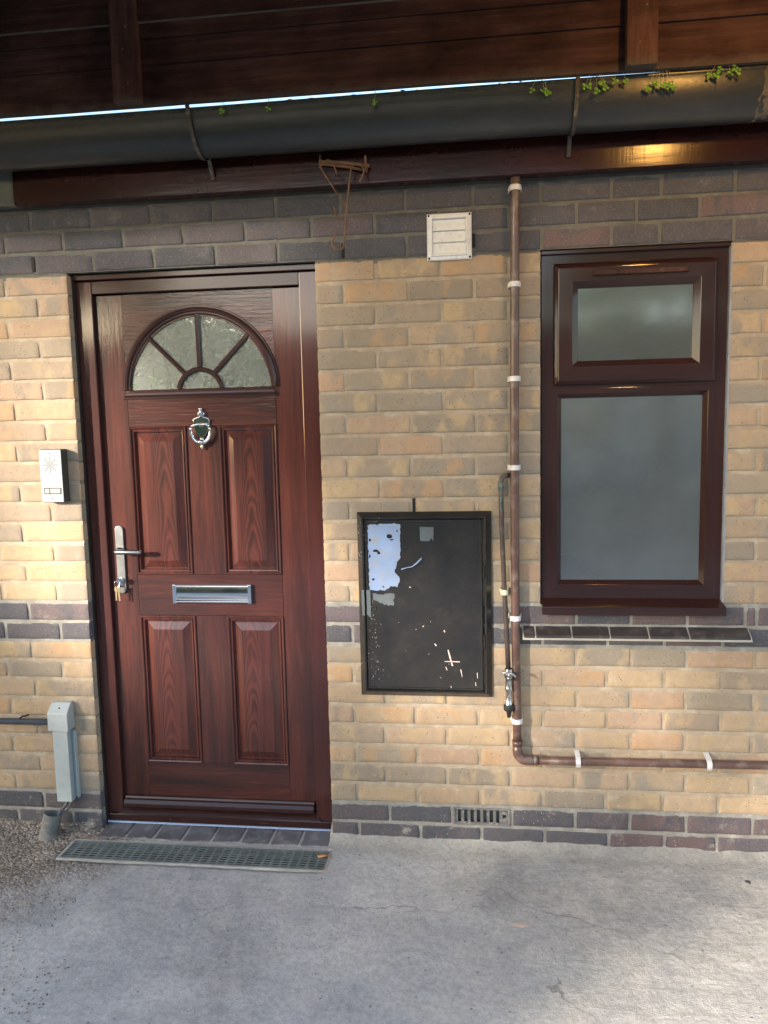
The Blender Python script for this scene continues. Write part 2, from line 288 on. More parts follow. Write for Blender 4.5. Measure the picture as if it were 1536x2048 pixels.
# ------------------------------------------------------------------ mesh helpers
class MB:
    def __init__(s): s.v = []; s.f = []; s.m = []; s.sm = []
    def add(s, vs, fs, m=0, smooth=False):
        b = len(s.v); s.v += [tuple(v) for v in vs]
        for f in fs: s.f.append(tuple(b + i for i in f)); s.m.append(m); s.sm.append(smooth)
        return s
    def box(s, x0, x1, y0, y1, z0, z1, m=0):
        v = [(x0, y0, z0), (x1, y0, z0), (x1, y1, z0), (x0, y1, z0), (x0, y0, z1), (x1, y0, z1), (x1, y1, z1), (x0, y1, z1)]
        return s.add(v, [(0, 3, 2, 1), (4, 5, 6, 7), (0, 1, 5, 4), (1, 2, 6, 5), (2, 3, 7, 6), (3, 0, 4, 7)], m)
    def tube(s, pts, r, n=12, m=0, cap=True, closed=False):
        pts = [Vector(p) for p in pts]; rs = r if isinstance(r, (list, tuple)) else [r] * len(pts)
        vs = []; fs = []; N = len(pts); prev = None
        for i, p in enumerate(pts):
            a = pts[i - 1] if (i > 0 or closed) else p; b = pts[(i + 1) % N] if (i < N - 1 or closed) else p
            d = (b - a).normalized()
            if prev is None:
                u = d.orthogonal().normalized()
            else:
                u = (prev - d * prev.dot(d)); u = u.normalized() if u.length > 1e-6 else d.orthogonal().normalized()
            prev = u; w = d.cross(u)
            for k in range(n):
                t = 2 * math.pi * k / n; vs.append(p + (u * math.cos(t) + w * math.sin(t)) * rs[i])
        for i in range(N if closed else N - 1):
            for k in range(n):
                k2 = (k + 1) % n; j = (i + 1) % N
                fs.append((i * n + k, i * n + k2, j * n + k2, j * n + k))
        s.add(vs, fs, m, True)
        if cap and not closed:
            s.add(vs[:n], [tuple(range(n))[::-1]], m); s.add(vs[-n:], [tuple(range(n))], m)
        return s
    def lathe(s, prof, o, ax='y', n=20, m=0):
        """prof: (radius, distance along the axis)"""
        vs = []; fs = []
        for r, h in prof:
            for k in range(n):
                t = 2 * math.pi * k / n; c, q = r * math.cos(t), r * math.sin(t)
                vs.append({'y': (o[0] + c, o[1] + h, o[2] + q), 'z': (o[0] + c, o[1] + q, o[2] + h), 'x': (o[0] + h, o[1] + c, o[2] + q)}[ax])
        for i in range(len(prof) - 1):
            for k in range(n):
                k2 = (k + 1) % n; fs.append((i * n + k, i * n + k2, (i + 1) * n + k2, (i + 1) * n + k))
        return s.add(vs, fs, m, True)
    def prism(s, poly, y0, y1, m=0):
        """poly: (x, z) outline, extruded from y0 (front) to y1"""
        n = len(poly); vs = [(x, y0, z) for x, z in poly] + [(x, y1, z) for x, z in poly]
        fs = [tuple(range(n)), tuple(range(n, 2 * n))[::-1]] + [(i, (i + 1) % n, n + (i + 1) % n, n + i)[::-1] for i in range(n)]
        return s.add(vs, fs, m)
    def rings(s, rects, m=0, cap=None, bot=None):
        """nested rectangles (x0,x1,z0,z1,y) joined by quads: a moulded panel seen from the front"""
        vs = []
        for x0, x1, z0, z1, y in rects: vs += [(x0, y, z0), (x1, y, z0), (x1, y, z1), (x0, y, z1)]
        fs = []
        for i in range(len(rects) - 1):
            for k in range(4):
                k2 = (k + 1) % 4; fs.append((i * 4 + k, i * 4 + k2, i * 4 + 4 + k2, i * 4 + 4 + k))
        s.add(vs, fs, m)
        if cap is not None:
            b = len(vs) - 4; s.add(vs[b:], [(0, 1, 2, 3)], cap)
        return s
    def build(s, name, mats, parent=None, o=None, bevel=0, seg=2, kind=None, fixn=True, autosmooth=False):
        me = bpy.data.meshes.new(name)
        o = Vector(o) if o is not None else (Vector(parent['_o']) if parent is not None else Vector((0, 0, 0)))
        me.from_pydata([tuple(Vector(v) - o) for v in s.v], [], s.f)
        for mt in (mats if isinstance(mats, (list, tuple)) else [mats]): me.materials.append(M[mt])
        for p, mi, sm in zip(me.polygons, s.m, s.sm): p.material_index = mi; p.use_smooth = sm
        if fixn:
            bm = bmesh.new(); bm.from_mesh(me); bmesh.ops.remove_doubles(bm, verts=bm.verts, dist=1e-6); bmesh.ops.recalc_face_normals(bm, faces=bm.faces); bm.to_mesh(me); bm.free()
        ob = bpy.data.objects.new(name, me); COL.objects.link(ob)
        if parent is not None:
            ob.parent = parent; ob.location = o - Vector(parent['_o'])
        else: ob.location = o
        ob['_o'] = tuple(o)
        if kind: ob['kind'] = kind
        if bevel:
            bv = ob.modifiers.new('bevel', 'BEVEL'); bv.width = bevel; bv.segments = seg; bv.limit_method = 'ANGLE'; bv.angle_limit = R(35)
        return ob
def tag(o, label, cat, group=None):
    o['label'] = label; o['category'] = cat
    if group: o['group'] = group
    return o
def thing(name, label, cat, loc=(0, 0, 0), group=None):
    e = bpy.data.objects.new(name, None); e.empty_display_size = .05; COL.objects.link(e); e.location = loc; e['_o'] = tuple(loc)
    return tag(e, label, cat, group)
def nz(x, y, z, s): return mn.noise(Vector((x * s, y * s, z * s)))
def copy_tree(o, loc):
    c = o.copy(); COL.objects.link(c); c.location = loc; c['_o'] = tuple(loc)
    for ch in o.children:
        d = ch.copy(); d.parent = c; COL.objects.link(d)
    return c

# ------------------------------------------------------------------ ground: one sheet, fine near the wall, coarse to the horizon
DX0, DX1, WX0, WX1, WZ0, WZ1 = -1.003, -0.097, 0.668, 1.276, 0.885, 2.085
def axis_coords(lo, hi, step, far):
    a = []; x = lo
    while x < hi: a.append(x); x += step
    a.append(hi); pre = []; d = step * 2; x = lo
    while x > -far: x -= d; d *= 1.6; pre.append(x)
    post = []; d = step * 2; x = hi
    while x < far: x += d; d *= 1.6; post.append(x)
    return pre[::-1] + a + post
gx = axis_coords(-1.9, 2.2, .014, 70); gy = [y for y in axis_coords(-1.35, .0, .014, 70) if y <= .001] + [.09, 12, 40]
g = MB(); vs = []
for y in gy:
    for x in gx:
        z = -.012
        if -2 < x < 2.3 and -1.5 < y < .1:
            z += .0035 * nz(x, y, 1, 6) + .0022 * nz(x, y, 2, 26) + .0016 * nz(x, y, 3, 60)
            if DX1 < x or x < DX0 - .02:      # cement fillet heaped against the brickwork
                a = max(0, 1 - (-y) / (.07 + .03 * nz(x, 0, 5, 5))); z += a * a * (.018 + .012 * nz(x, 0, 7, 9))
            if x < -.85: z += .004 * abs(nz(x, y, 4, 45)) * min(1, (-.85 - x) * 5)
            if -1.068 < x < -.082 and -.218 < y < -.090: z = -.045
        vs.append((x, y, z))
nx = len(gx); fs = [(j * nx + i, j * nx + i + 1, (j + 1) * nx + i + 1, (j + 1) * nx + i) for j in range(len(gy) - 1) for i in range(nx - 1)]
g.add(vs, fs, 0, True); g.build('ground', 'ground', kind='structure', fixn=False)

# ------------------------------------------------------------------ the house wall: every brick modelled, in one mesh, over a mortar bed
YEL = [(.44, .325, .205), (.40, .30, .20), (.43, .315, .215), (.32, .255, .19), (.275, .235, .185), (.305, .255, .19), (.42, .29, .20)]
ORG = [(.45, .285, .155), (.45, .33, .19), (.26, .23, .19), (.47, .35, .20), (.28, .255, .21)]
BLU = [(.078, .081, .096), (.090, .088, .103), (.070, .074, .088), (.102, .092, .102)]
RED = [(.135, .105, .112), (.120, .100, .112), (.142, .102, .105)]
def joints(r):
    ext = lambda a: [a[0] - .225 * i for i in range(12, 0, -1)] + a + [a[-1] + .225 * i for i in range(1, 6)]
    if r in (-3, -1): return ext([.0, .22, .445, .671, .896, 1.052, 1.279])
    if r == -2: return ext([-1.229, -1.010, -.786, -.563, -.338, -.105, .115, .335, .56, .784, .976, 1.172, 1.395])
    if r == 26: return ext([-.1, .122, .350, .566, .792, .982, 1.172, 1.394])
    if r == 27: return ext([.008, .235, .456, .682, .906, 1.100, 1.277])
    if r == 16: return ext([-.1125, .1125, .3375, .5625, .79, .975, 1.160, 1.350, 1.387])
    e = (r % 2 == 0)
    if r > 16:
        return ext([.1125, .3375, .5625, .7916, .976, 1.165, 1.386]) if e else ext([.0, .225, .45, .677, .897, 1.09, 1.28])
    return ext([-.1125, .1125, .3375, .5625]) if e else ext([.0, .225, .45])
bv, bf, bcol, pcol, brnd = [], [], [], [], []
JW = .0105
def add_brick(x0, x1, z0, z1, base, patch):
    E_ = .0024; n_ = max(3, int((x1 - x0) / .016))
    US = [x0] + [x0 + E_ + (x1 - x0 - 2 * E_) * i / n_ for i in range(n_ + 1)] + [x1]
    WS = [z0] + [z0 + E_ + (z1 - z0 - 2 * E_) * j / 4 for j in range(5)] + [z1]
    NX, NZ = len(US) - 1, len(WS) - 1
    rnd = rng.random(); b = len(bv); tilt = rng.uniform(-.0010, .0010); prou = rng.uniform(-.0007, .0007)
    for j in range(NZ + 1):
        for i in range(NX + 1):
            x, z = US[i], WS[j]; u = i / NX
            y = prou + tilt * (u - .5) + .0005 * nz(x, rnd * 9, z, 22) + .0003 * nz(x, rnd * 9, z, 70)
            wx = .0016 * nz(x, rnd * 5, z, 45); wz = .0016 * nz(x, rnd * 5 + 3, z, 32)
            if i in (0, 1): x += max(-.001, wx) + .0004
            if i in (NX - 1, NX): x -= max(-.001, wx) + .0004
            if j in (0, 1): z += max(-.001, wz) + .0004
            if j in (NZ - 1, NZ): z -= max(-.001, wz) + .0004
            if i in (0, NX) or j in (0, NZ): y += .0014 + .0022 * max(0, nz(x, 3, z, 40))
            bv.append((x, y, z))
    for j in range(NZ):
        for i in range(NX):
            a = b + j * (NX + 1) + i; bf.append((a, a + 1, a + NX + 2, a + NX + 1))
    rim = [b + i for i in range(NX + 1)] + [b + (j * (NX + 1) + NX) for j in range(1, NZ + 1)] + [b + NZ * (NX + 1) + i for i in range(NX - 1, -1, -1)] + [b + j * (NX + 1) for j in range(NZ - 1, 0, -1)]
    bb = len(bv)
    for i in rim: x, y, z = bv[i]; bv.append((x, .102, z))
    L = len(rim)
    for i in range(L): j = (i + 1) % L; bf.append((rim[j], rim[i], bb + i, bb + j))
    n = len(bv) - b
    bcol.extend([base + (1,)] * n); pcol.extend([patch + (1,)] * n); brnd.extend([rnd] * n)
XL, XR = -2.6, 2.6
for r in range(-3, 28):
    zt = 2.085 - .075 * r; zb = zt - .075
    blue = r < 0 or r in (16, 17) or r >= 26
    segs = [(XL, XR)]
    cuts = []
    if r >= 0: cuts.append((DX0, DX1))
    if 0 <= r <= 15: cuts.append((WX0, WX1))
    if r == 26: cuts.append((.3555, .5605))
    for a, c in cuts: segs = [q for s0, s1 in segs for q in ((s0, min(s1, a)), (max(s0, c), s1)) if q[1] - q[0] > .02]
    J = joints(r)
    for s0, s1 in segs:
        JJ = J
        if s1 == DX0 and r >= 0:
            ph = .2375 if r % 2 == 0 else .1185
            JJ = [DX0 - ph - .225 * i for i in range(12)][::-1]
        if s0 == WX1 and r <= 15: JJ = [WX1 + (.215 if r % 2 == 0 else .102) + .225 * i for i in range(8)]
        ed = [s0] + [j + rng.uniform(-.0025, .0025) for j in JJ if s0 + .03 < j < s1 - .03] + [s1]
        for i in range(len(ed) - 1):
            x0 = ed[i] + (JW / 2 if i > 0 else 0); x1 = ed[i + 1] - (JW / 2 if i < len(ed) - 2 else 0)
            if r == 26 and abs(ed[i] - .5605) < .001: x0 = ed[i] + .010
            if r == 26 and abs(ed[i + 1] - .3555) < .001: x1 = ed[i + 1] - .010
            xc = (x0 + x1) / 2
            dz = rng.uniform(-.0012, .0012)
            if blue:
                base = rng.choice(BLU); patch = rng.choice(BLU)
                if (r in (16, 17) and rng.random() < .5) or (r >= 26 and xc > .85) or (r < 0 and rng.random() < .10): base = rng.choice(RED)
            else:
                base = rng.choice(YEL); patch = rng.choice(ORG)
                if -.1 < xc < .7 and r < 12 and rng.random() < .72: base = rng.choice(YEL[3:6])  # greyer bricks dominate here, partly standing for shade on the upper wall
                if r > 17 and rng.random() < .4: base = rng.choice(YEL[:3])
                if rng.random() < .05: base = (.44, .29, .19)
            k = rng.uniform(.93, 1.06)
            if not blue: base = tuple(.80 * c + .20 * q for c, q in zip(base, (.38, .295, .205))); patch = tuple(.88 * c + .12 * q for c, q in zip(patch, (.38, .295, .205)))
            base = tuple(c * k for c in base)
            add_brick(x0, x1, zb + JW / 2 + dz, zt - JW / 2 + dz, base, patch)
house = thing('house_wall', 'yellow stock brick house wall with bands of blue-grey brick and pale mortar', 'wall', (0, 0, 0))
me = bpy.data.meshes.new('brickwork'); me.from_pydata(bv, [], bf); me.materials.append(M['brick'])
for nme, dat in (('bcol', bcol), ('pcol', pcol)):
    at = me.attributes.new(nme, 'FLOAT_COLOR', 'POINT'); at.data.foreach_set('color', [c for q in dat for c in q])
at = me.attributes.new('brnd', 'FLOAT', 'POINT'); at.data.foreach_set('value', brnd)
for p in me.polygons: p.use_smooth = True
bw = bpy.data.objects.new('brickwork', me); COL.objects.link(bw); bw.parent = house
mo = MB()
def mortar_rect(x0, x1, z0, z1):
    st = .0125; ax = max(1, int((x1 - x0) / st)); vs = []; fs = []
    zs = {z0, z1}
    for r in range(-4, 30):
        zc = 2.085 - .075 * r
        for d in (-.030, -.0085, -.0055, -.001, .0035, .0062, .030):
            if z0 < zc + d < z1: zs.add(zc + d)
    zs = sorted(zs); az = len(zs) - 1
    for z in zs:
        f_ = ((2.085 - z) / .075) % 1.0; d = f_ * .075 if f_ < .5 else (f_ - 1) * .075      # distance below the joint centre
        struck = .0022 - .0019 * max(-1, min(1, d / .0050)) if abs(d) < .012 else .003
        for i in range(ax + 1):
            x = x0 + (x1 - x0) * i / ax
            vs.append((x, struck + .0008 * nz(x, 0, z, 16) + .0007 * nz(x, 4, z, 55), z))
    for j in range(az):
        for i in range(ax): a = j * (ax + 1) + i; fs.append((a, a + 1, a + ax + 2, a + ax + 1))
    mo.add(vs, fs, 0, True)
mortar_rect(XL, DX0 - .0015, -.03, 2.085); mortar_rect(DX1 + .0015, .3555, -.03, 2.085); mortar_rect(.5605, WX0 - .0015, -.03, 2.085); mortar_rect(.3555, .5605, -.03, .061); mortar_rect(.3555, .5605, .129, 2.085)
mortar_rect(WX0 - .0015, WX1 + .0015, -.03, WZ0 - .001); mortar_rect(WX1 + .0015, XR, -.03, 2.085); mortar_rect(XL, XR, 2.0865, 2.32)
for a, c, z0, z1 in ((XL, DX0 - .002, -.03, 2.085), (DX1 + .002, .353, -.03, 2.085), (.563, WX0 - .002, -.03, 2.085), (.3535, .5625, -.03, .0605), (.3535, .5625, .1295, 2.085), (WX0 - .002, WX1 + .002, -.03, WZ0 - .002), (WX1 + .002, XR, -.03, 2.085), (XL, XR, 2.0875, 2.45)):
    mo.box(a, c, .0125, .105, z0, z1)
mo.build('mortar', 'mortar', house, fixn=False)
# weep holes: open slots left in the joints
wp = MB()
for x, z0, z1 in ((-1.128, 2.097, 2.149), (.003, 2.090, 2.140), (.231, 1.212, 1.262), (.4475, 2.105, 2.150)): wp.box(x - .0055, x + .0055, -.0012, .02, z0, z1)
wp.build('weep_hole', 'slot', house)
b = MB(); b.box(-4, 4, .11, .16, 0, 2.46); b.build('inner_leaf', 'garage', house)
b = MB(); b.add([(-4, -.03, 2.475), (4, -.03, 2.475), (4, 4, 2.85), (-4, 4, 2.85), (-4, -.03, 2.445), (4, -.03, 2.445), (4, 4, 2.82), (-4, 4, 2.82)], [(0, 1, 2, 3), (7, 6, 5, 4), (0, 4, 5, 1), (1, 5, 6, 2), (2, 6, 7, 3), (3, 7, 4, 0)])
b.build('roof', 'roof', house)
b = MB(); b.box(-4, 4, 3.9, 4, 0, 2.8); b.box(-4, -3.9, .16, 3.9, 0, 2.46); b.box(3.9, 4, .16, 3.9, 0, 2.46); b.build('rear_wall', 'garage', house)

# ------------------------------------------------------------------ front door
door = thing('front_door', 'dark red panelled front door with half-round fanlight and chrome fittings', 'door', (-.5515, .045, 0))
FX0, FX1, SX0, SX1, SZ0, SZ1, YF, YS = -1.000, -.099, -.936, -.166, .062, 2.012, .045, .064
f = MB()
f.box(FX0, SX0, YF, .11, .02, 2.062); f.box(SX1, FX1, YF, .11, .02, 2.062); f.box(SX0, SX1, YF, .11, SZ1 + .004, 2.062, 1)
f.build('door_frame', ['frame', 'wfh'], door, bevel=.003)
f = MB(); f.box(FX0 - .002, FX1 + .001, .028, .11, 2.064, 2.083); f.build('head_drip_strip', 'wfh', door, bevel=.002)
f = MB()  # threshold: low upstand, then a bright sloping face rising to the leaf
f.box(FX0 + .001, FX1 - .001, .034, .11, .004, .031)
f.add([(SX0 - .02, .0335, .032), (SX1 + .02, .0335, .032), (SX1, .060, .058), (SX0, .060, .058), (SX0 - .02, .10, .032), (SX1 + .02, .10, .032), (SX1, .10, .058), (SX0, .10, .058)], [(0, 1, 2, 3), (3, 2, 6, 7), (0, 3, 7, 4), (1, 5, 6, 2), (4, 7, 6, 5), (0, 4, 5, 1)])
thr = f.build('threshold', 'wfh', door, bevel=.0015)
for x in (-.725, -.365):
    f = MB(); f.box(x - .017, x + .017, .029, .036, .013, .021); f.build('drain_cover', 'wfh', thr, bevel=.002)
f = MB(); f.box(FX0 + .003, FX1 - .002, .030, .10, -.002, .0035); f.build('film_strip', 'film', door)
f = MB(); f.box(DX0 + .0005, FX0 - .0005, .030, .10, -.01, 2.07); f.box(FX1 + .0003, DX1 - .0002, .036, .10, -.01, 2.07); f.build('sealant', 'dseal', door)
# leaf: stiles, rails and muntin butted together, half-round opening in the top rail
PX = [(-.832, -.610), (-.487, -.269)]; PZ = [(.977, 1.532), (.237, .819)]
CX, CZ, RO, RI = -.5495, 1.6405, .297, .268
lf = MB(); D = .11
gap = .0006
def slab(x0, x1, z0, z1, m): lf.box(x0 + gap, x1 - gap, YS, D, z0 + gap, z1 - gap, m)
slab(SX0, -.832, SZ0, SZ1, 0); slab(-.269, SX1, SZ0, SZ1, 0)
slab(-.832, -.269, 1.532, 1.6405, 1); slab(-.832, -.269, .819, .977, 1); slab(-.832, -.269, SZ0, .237, 1)
for z0, z1 in PZ: slab(-.610, -.487, z0, z1, 0)
N = 40; vs = []; fs = []
for i in range(N + 1):
    a = math.pi * i / N; c, s_ = math.cos(a), math.sin(a)
    q = .285; vs.append((CX + q * c * .94, YS, CZ + q * s_))
    tx = (.2805 if c > 0 else .2825) / max(1e-6, abs(c)); tz = (SZ1 - CZ) / max(1e-6, s_); t = min(tx, tz)
    vs.append((CX + t * c, YS, CZ + t * s_))
for i in range(N): fs.append((2 * i, 2 * i + 1, 2 * i + 3, 2 * i + 2))
lf.add(vs, fs, 1)
for cx_ in (-.832 + gap, -.269 - gap): pass
lf.add([(-.832 + gap, YS, SZ1 - gap), (-.269 - gap, YS, SZ1 - gap), (-.269 - gap, YS, SZ1 - .03), (-.832 + gap, YS, SZ1 - .03)], [], 1)
# the two top corners the radial fan misses
for sx, xe in ((1, CX + .2805), (-1, CX - .2825)):
    aa = math.atan2(SZ1 - CZ, abs(xe - CX))
    k = int(aa / math.pi * N)
    a0, a1 = math.pi * k / N, math.pi * (k + 1) / N
    t0 = abs(xe - CX) / math.cos(a0); t1 = (SZ1 - CZ) / math.sin(a1)
    lf.add([(xe, YS, CZ + t0 * math.sin(a0)), (xe, YS, SZ1), (CX + sx * t1 * math.cos(a1), YS, SZ1)], [(0, 1, 2)], 1)
leaf = lf.build('door_leaf', ['wv', 'wh'], door)
for pi, (x0, x1) in enumerate(PX):
    for pj, (z0, z1) in enumerate(PZ):
        p = MB(); y = YS
        prof = [(0.0, y + .002), (.001, y - .0045), (.004, y - .0065), (.008, y - .004), (.0095, y + .001), (.013, y + .001), (.0145, y - .0025), (.018, y - .0015), (.0215, y + .010), (.0245, y + .0105), (.054, y - .0035), (.0555, y - .0035)]
        p.rings([(x0 + a, x1 - a, z0 + a, z1 - a, yy) for a, yy in prof], 0, cap=0)
        o = ((x0 + x1) / 2 + (.020, -.014, .006, -.026)[pi * 2 + pj], y, (z0 + z1) / 2 + (.0, .31, -.23, .52)[pi * 2 + pj])
        p.build('door_panel', 'wc', leaf, o=o)
# fanlight
def arc_sweep(mb, cx, cz, prof, a0, a1, n, m=0):
    vs = []; fs = []
    for i in range(n + 1):
        a = a0 + (a1 - a0) * i / n
        for r, y in prof: vs.append((cx + r * math.cos(a), y, cz + r * math.sin(a)))
    k = len(prof)
    for i in range(n):
        for j in range(k - 1): fs.append((i * k + j, i * k + j + 1, (i + 1) * k + j + 1, (i + 1) * k + j))
    mb.add(vs, fs, m, False)
am = MB(); y = YS
RP = [(.264, y + .022), (.264, y - .002), (.268, y - .006), (.274, y - .006), (.276, y - .011), (.283, y - .013), (.289, y - .010), (.2905, y - .005), (.297, y - .005), (.2985, y + .001)]
n = 48; arc_sweep(am, CX, CZ + .0275, RP, 0, math.pi, n)
BP = [(z - .264, yy) for z, yy in RP]      # the same section along the straight bottom member
vs = []; fs = []
for e in (-1, 1):
    for d, yy in BP: vs.append((CX + e * (.264 + d), yy, CZ + .0275 - d))
k = len(BP)
for j in range(k - 1): fs.append((j, j + 1, k + j + 1, k + j))
am.add(vs, fs, 0)
fan = am.build('fanlight_moulding', 'wfh', leaf)
gl = MB(); GZ = CZ + .0275
vs = [(CX, y + .0035, GZ)] + [(CX + .2655 * math.cos(math.pi * i / 40), y + .0035, GZ + .2655 * math.sin(math.pi * i / 40)) for i in range(41)]
gl.add(vs, [(0, i, i + 1) for i in range(1, 41)]); gl.build('fanlight_glass', 'dglass', fan)
br = MB()
hub = [(.074, y + .004), (.0745, y - .003), (.079, y - .0055), (.087, y - .0055), (.091, y - .003), (.092, y + .004)]
arc_sweep(br, CX, GZ - .014, hub, R(10), R(170), 28)
for ang in (45, 90, 135):
    c, s_ = math.cos(R(ang)), math.sin(R(ang)); px, pz = -s_, c
    hw = .0085
    vs = []
    for t in (.078, .266):
        for w, yy in ((-hw, y + .004), (-hw * .9, y - .003), (-hw * .4, y - .006), (hw * .4, y - .006), (hw * .9, y - .003), (hw, y + .004)):
            vs.append((CX + c * t + px * w, yy - .0002, GZ + s_ * t + pz * w))
    br.add(vs, [(i, i + 1, i + 7, i + 6) for i in range(5)])
br.build('glazing_bar', 'wfh', fan)
# weather bar
wb = MB(); prof = [(.058, .062), (.030, .064), (.0285, .068), (.031, .078), (.040, .089), (.048, .092), (.052, .0985), (.060, .0985), (.0635, .096)]
vs = [(x, yy, zz) for x in (SX0 + .008, SX1 - .008) for yy, zz in prof]; k = len(prof)
wb.add(vs, [(i, i + 1, k + i + 1, k + i) for i in range(k - 1)] + [tuple(range(k)), tuple(range(k, 2 * k))[::-1]])
wb.build('weather_bar', 'wfh', door)
# knocker: urn backplate with a swinging ring and finial
kn = MB(); kx, ky, kz = -.5495, YS, 1.517
kn.lathe([(.0, -.020), (.006, -.020), (.0085, -.016), (.006, -.010), (.004, -.006), (.010, -.002), (.011, 0)], (kx, ky, kz + .060), 'y', 16)
urn = [(0, .050), (.006, .049), (.007, .044), (.004, .040), (.011, .036), (.012, .033), (.005, .029), (.026, .022), (.031, .017), (.031, .010), (.029, -.006), (.024, -.024), (.014, -.040), (.006, -.047), (.004, -.050), (.008, -.054), (.006, -.060), (0, -.062)]
poly = [(kx + r, kz + .020 + h) for r, h in urn] + [(kx - r, kz + .020 + h) for r, h in urn[-2:0:-1]]
kn.prism(poly, ky - .010, ky + .001)
knock = kn.build('door_knocker', 'chrome', door, bevel=.003, seg=3)
f = MB(); f.lathe([(0, .030), (.006, .028), (.008, .024), (.004, .019), (.006, .013), (.010, .008), (.006, .002), (.006, -.004)], (kx, ky - .010, kz + .052), 'z', 16); f.lathe([(.006, .0), (.004, -.006), (.0065, -.012), (.004, -.020), (0, -.023)], (kx, ky - .012, kz - .050), 'z', 14); f.build('finial', 'chrome', knock)
f = MB(); pts = []
for i in range(25):
    a = R(-200 + 220 * i / 24); pts.append((kx + .037 * math.cos(a), ky - .020 - .004 * math.sin(a), kz - .002 + .046 * math.sin(a) * (1.0 if math.sin(a) < 0 else .7)))
f.tube(pts, [.0045 + .003 * max(0, -math.sin(R(-200 + 220 * i / 24))) for i in range(25)], 12)
f.lathe([(0, -.013), (.009, -.010), (.011, -.002), (.008, .006), (.004, .014)], (kx, ky - .022, kz - .044), 'y', 14)
f.tube([(kx - .035, ky - .020, kz + .012), (kx - .020, ky - .016, kz + .020), (kx + .020, ky - .016, kz + .020), (kx + .035, ky - .020, kz + .012)], .0045, 10); f.build('knocker_ring', 'chrome', knock)
f = MB(); f.lathe([(.0075, -.0005), (.0075, -.005), (.005, -.007), (0, -.0075)], (kx, ky - .0105, kz + .018), 'y', 16); f.build('spyhole', 'satin', knock)
# letter plate
lx0, lx1, lz0, lz1 = -.690, -.388, .868, .940
f = MB(); cz = (lz0 + lz1) / 2
sec = []
hh = (lz1 - lz0) / 2
P2 = [(-hh, 0), (-hh, -.007), (-hh + .003, -.0125), (-hh + .008, -.0140), (-hh + .0135, -.009), (-hh + .014, -.005)]
P2 = P2 + [(-a, b) for a, b in P2[::-1]]
vs = [(x, YS + b, cz + a) for x in (lx0, lx1) for a, b in P2]; k = len(P2)
f.add(vs, [(i, i + 1, k + i + 1, k + i) for i in range(k - 1)], 0, True)
f.box(lx0 - .001, lx0 + .012, YS - .0145, YS, lz0, lz1); f.box(lx1 - .012, lx1 + .001, YS - .0145, YS, lz0, lz1)
lp = f.build('letter_plate', 'chrome', door, bevel=.0015)
f = MB(); vs = []
fl = [(-.0218, -.0060), (-.012, -.0075), (0, -.0083), (.012, -.0075), (.0218, -.0060)]
for x in (lx0 + .0125, lx1 - .0125):
    for a, b in fl: vs.append((x, YS + b, cz + a))
f.add(vs, [(i, i + 1, 5 + i + 1, 5 + i) for i in range(4)], 0, True); f.build('letter_flap', 'chrome', lp)
# handle
hx = -.892; f = MB()
pl = []
for i in range(13): a = R(180 * i / 12); pl.append((hx + .0165 * math.cos(a), 1.148 + .0165 * math.sin(a)))
for i in range(13): a = R(180 + 180 * i / 12); pl.append((hx + .0165 * math.cos(a), .9215 + .0165 * math.sin(a)))
f.prism(pl, YS - .009, YS + .001); hd = f.build('door_handle', 'satin', door, bevel=.002, seg=3)
f = MB(); f.lathe([(.012, 0), (.012, -.012), (.0095, -.014)], (hx, YS - .008, 1.0715), 'y', 18)
f.tube([(hx, YS - .010, 1.0715), (hx, YS - .040, 1.0715), (hx + .003, YS - .049, 1.0715), (hx + .010, YS - .054, 1.0715), (hx + .022, YS - .055, 1.0712), (hx + .100, YS - .054, 1.0708), (hx + .104, YS - .053, 1.0708)], [.0088, .0088, .0090, .0092, .0092, .0092, .0075], 14)
f.build('lever', 'satin', hd)
f = MB(); f.lathe([(.0105, 0), (.0105, -.007), (.009, -.009), (0, -.009)], (hx, YS - .008, .958), 'y', 18); f.box(hx - .006, hx + .006, YS - .0155, YS - .009, .930, .956); f.build('lock_cylinder', 'chrome', hd, bevel=.001)
ky_ = thing('key_bunch', 'small bunch of keys hanging from the front door lock', 'keys', (hx, YS - .02, .957))
f = MB(); f.box(hx - .0011, hx + .0011, YS - .030, YS - .012, .953, .961); f.prism([(hx + .012 * math.cos(R(30 * i)) + .003, .958 + .011 * math.sin(R(30 * i))) for i in range(12)], YS - .034, YS - .031); f.build('key', 'chrome', ky_)
f = MB(); f.tube([(hx - .006 + .011 * math.cos(R(20 * i)), YS - .036 + .002 * math.sin(R(40 * i)), .946 + .012 * math.sin(R(20 * i))) for i in range(18)], .0011, 6, closed=True); f.build('key_ring', 'chrome', ky_)
for dx, dz, a in ((-.010, 0, -4), (-.002, -.002, 5)):
    f = MB(); x = hx + dx; t = math.tan(R(a))
    f.prism([(x - .006, .936), (x + .006, .936), (x + .007, .924), (x + .0035 + .01 * t, .917), (x + .003 + .03 * t, .885 + dz), (x - .002 + .03 * t, .884 + dz), (x - .003 + .01 * t, .917), (x - .007, .924)], YS - .037 + dx * .1, YS - .0352 + dx * .1); f.build('key', 'brass', ky_)

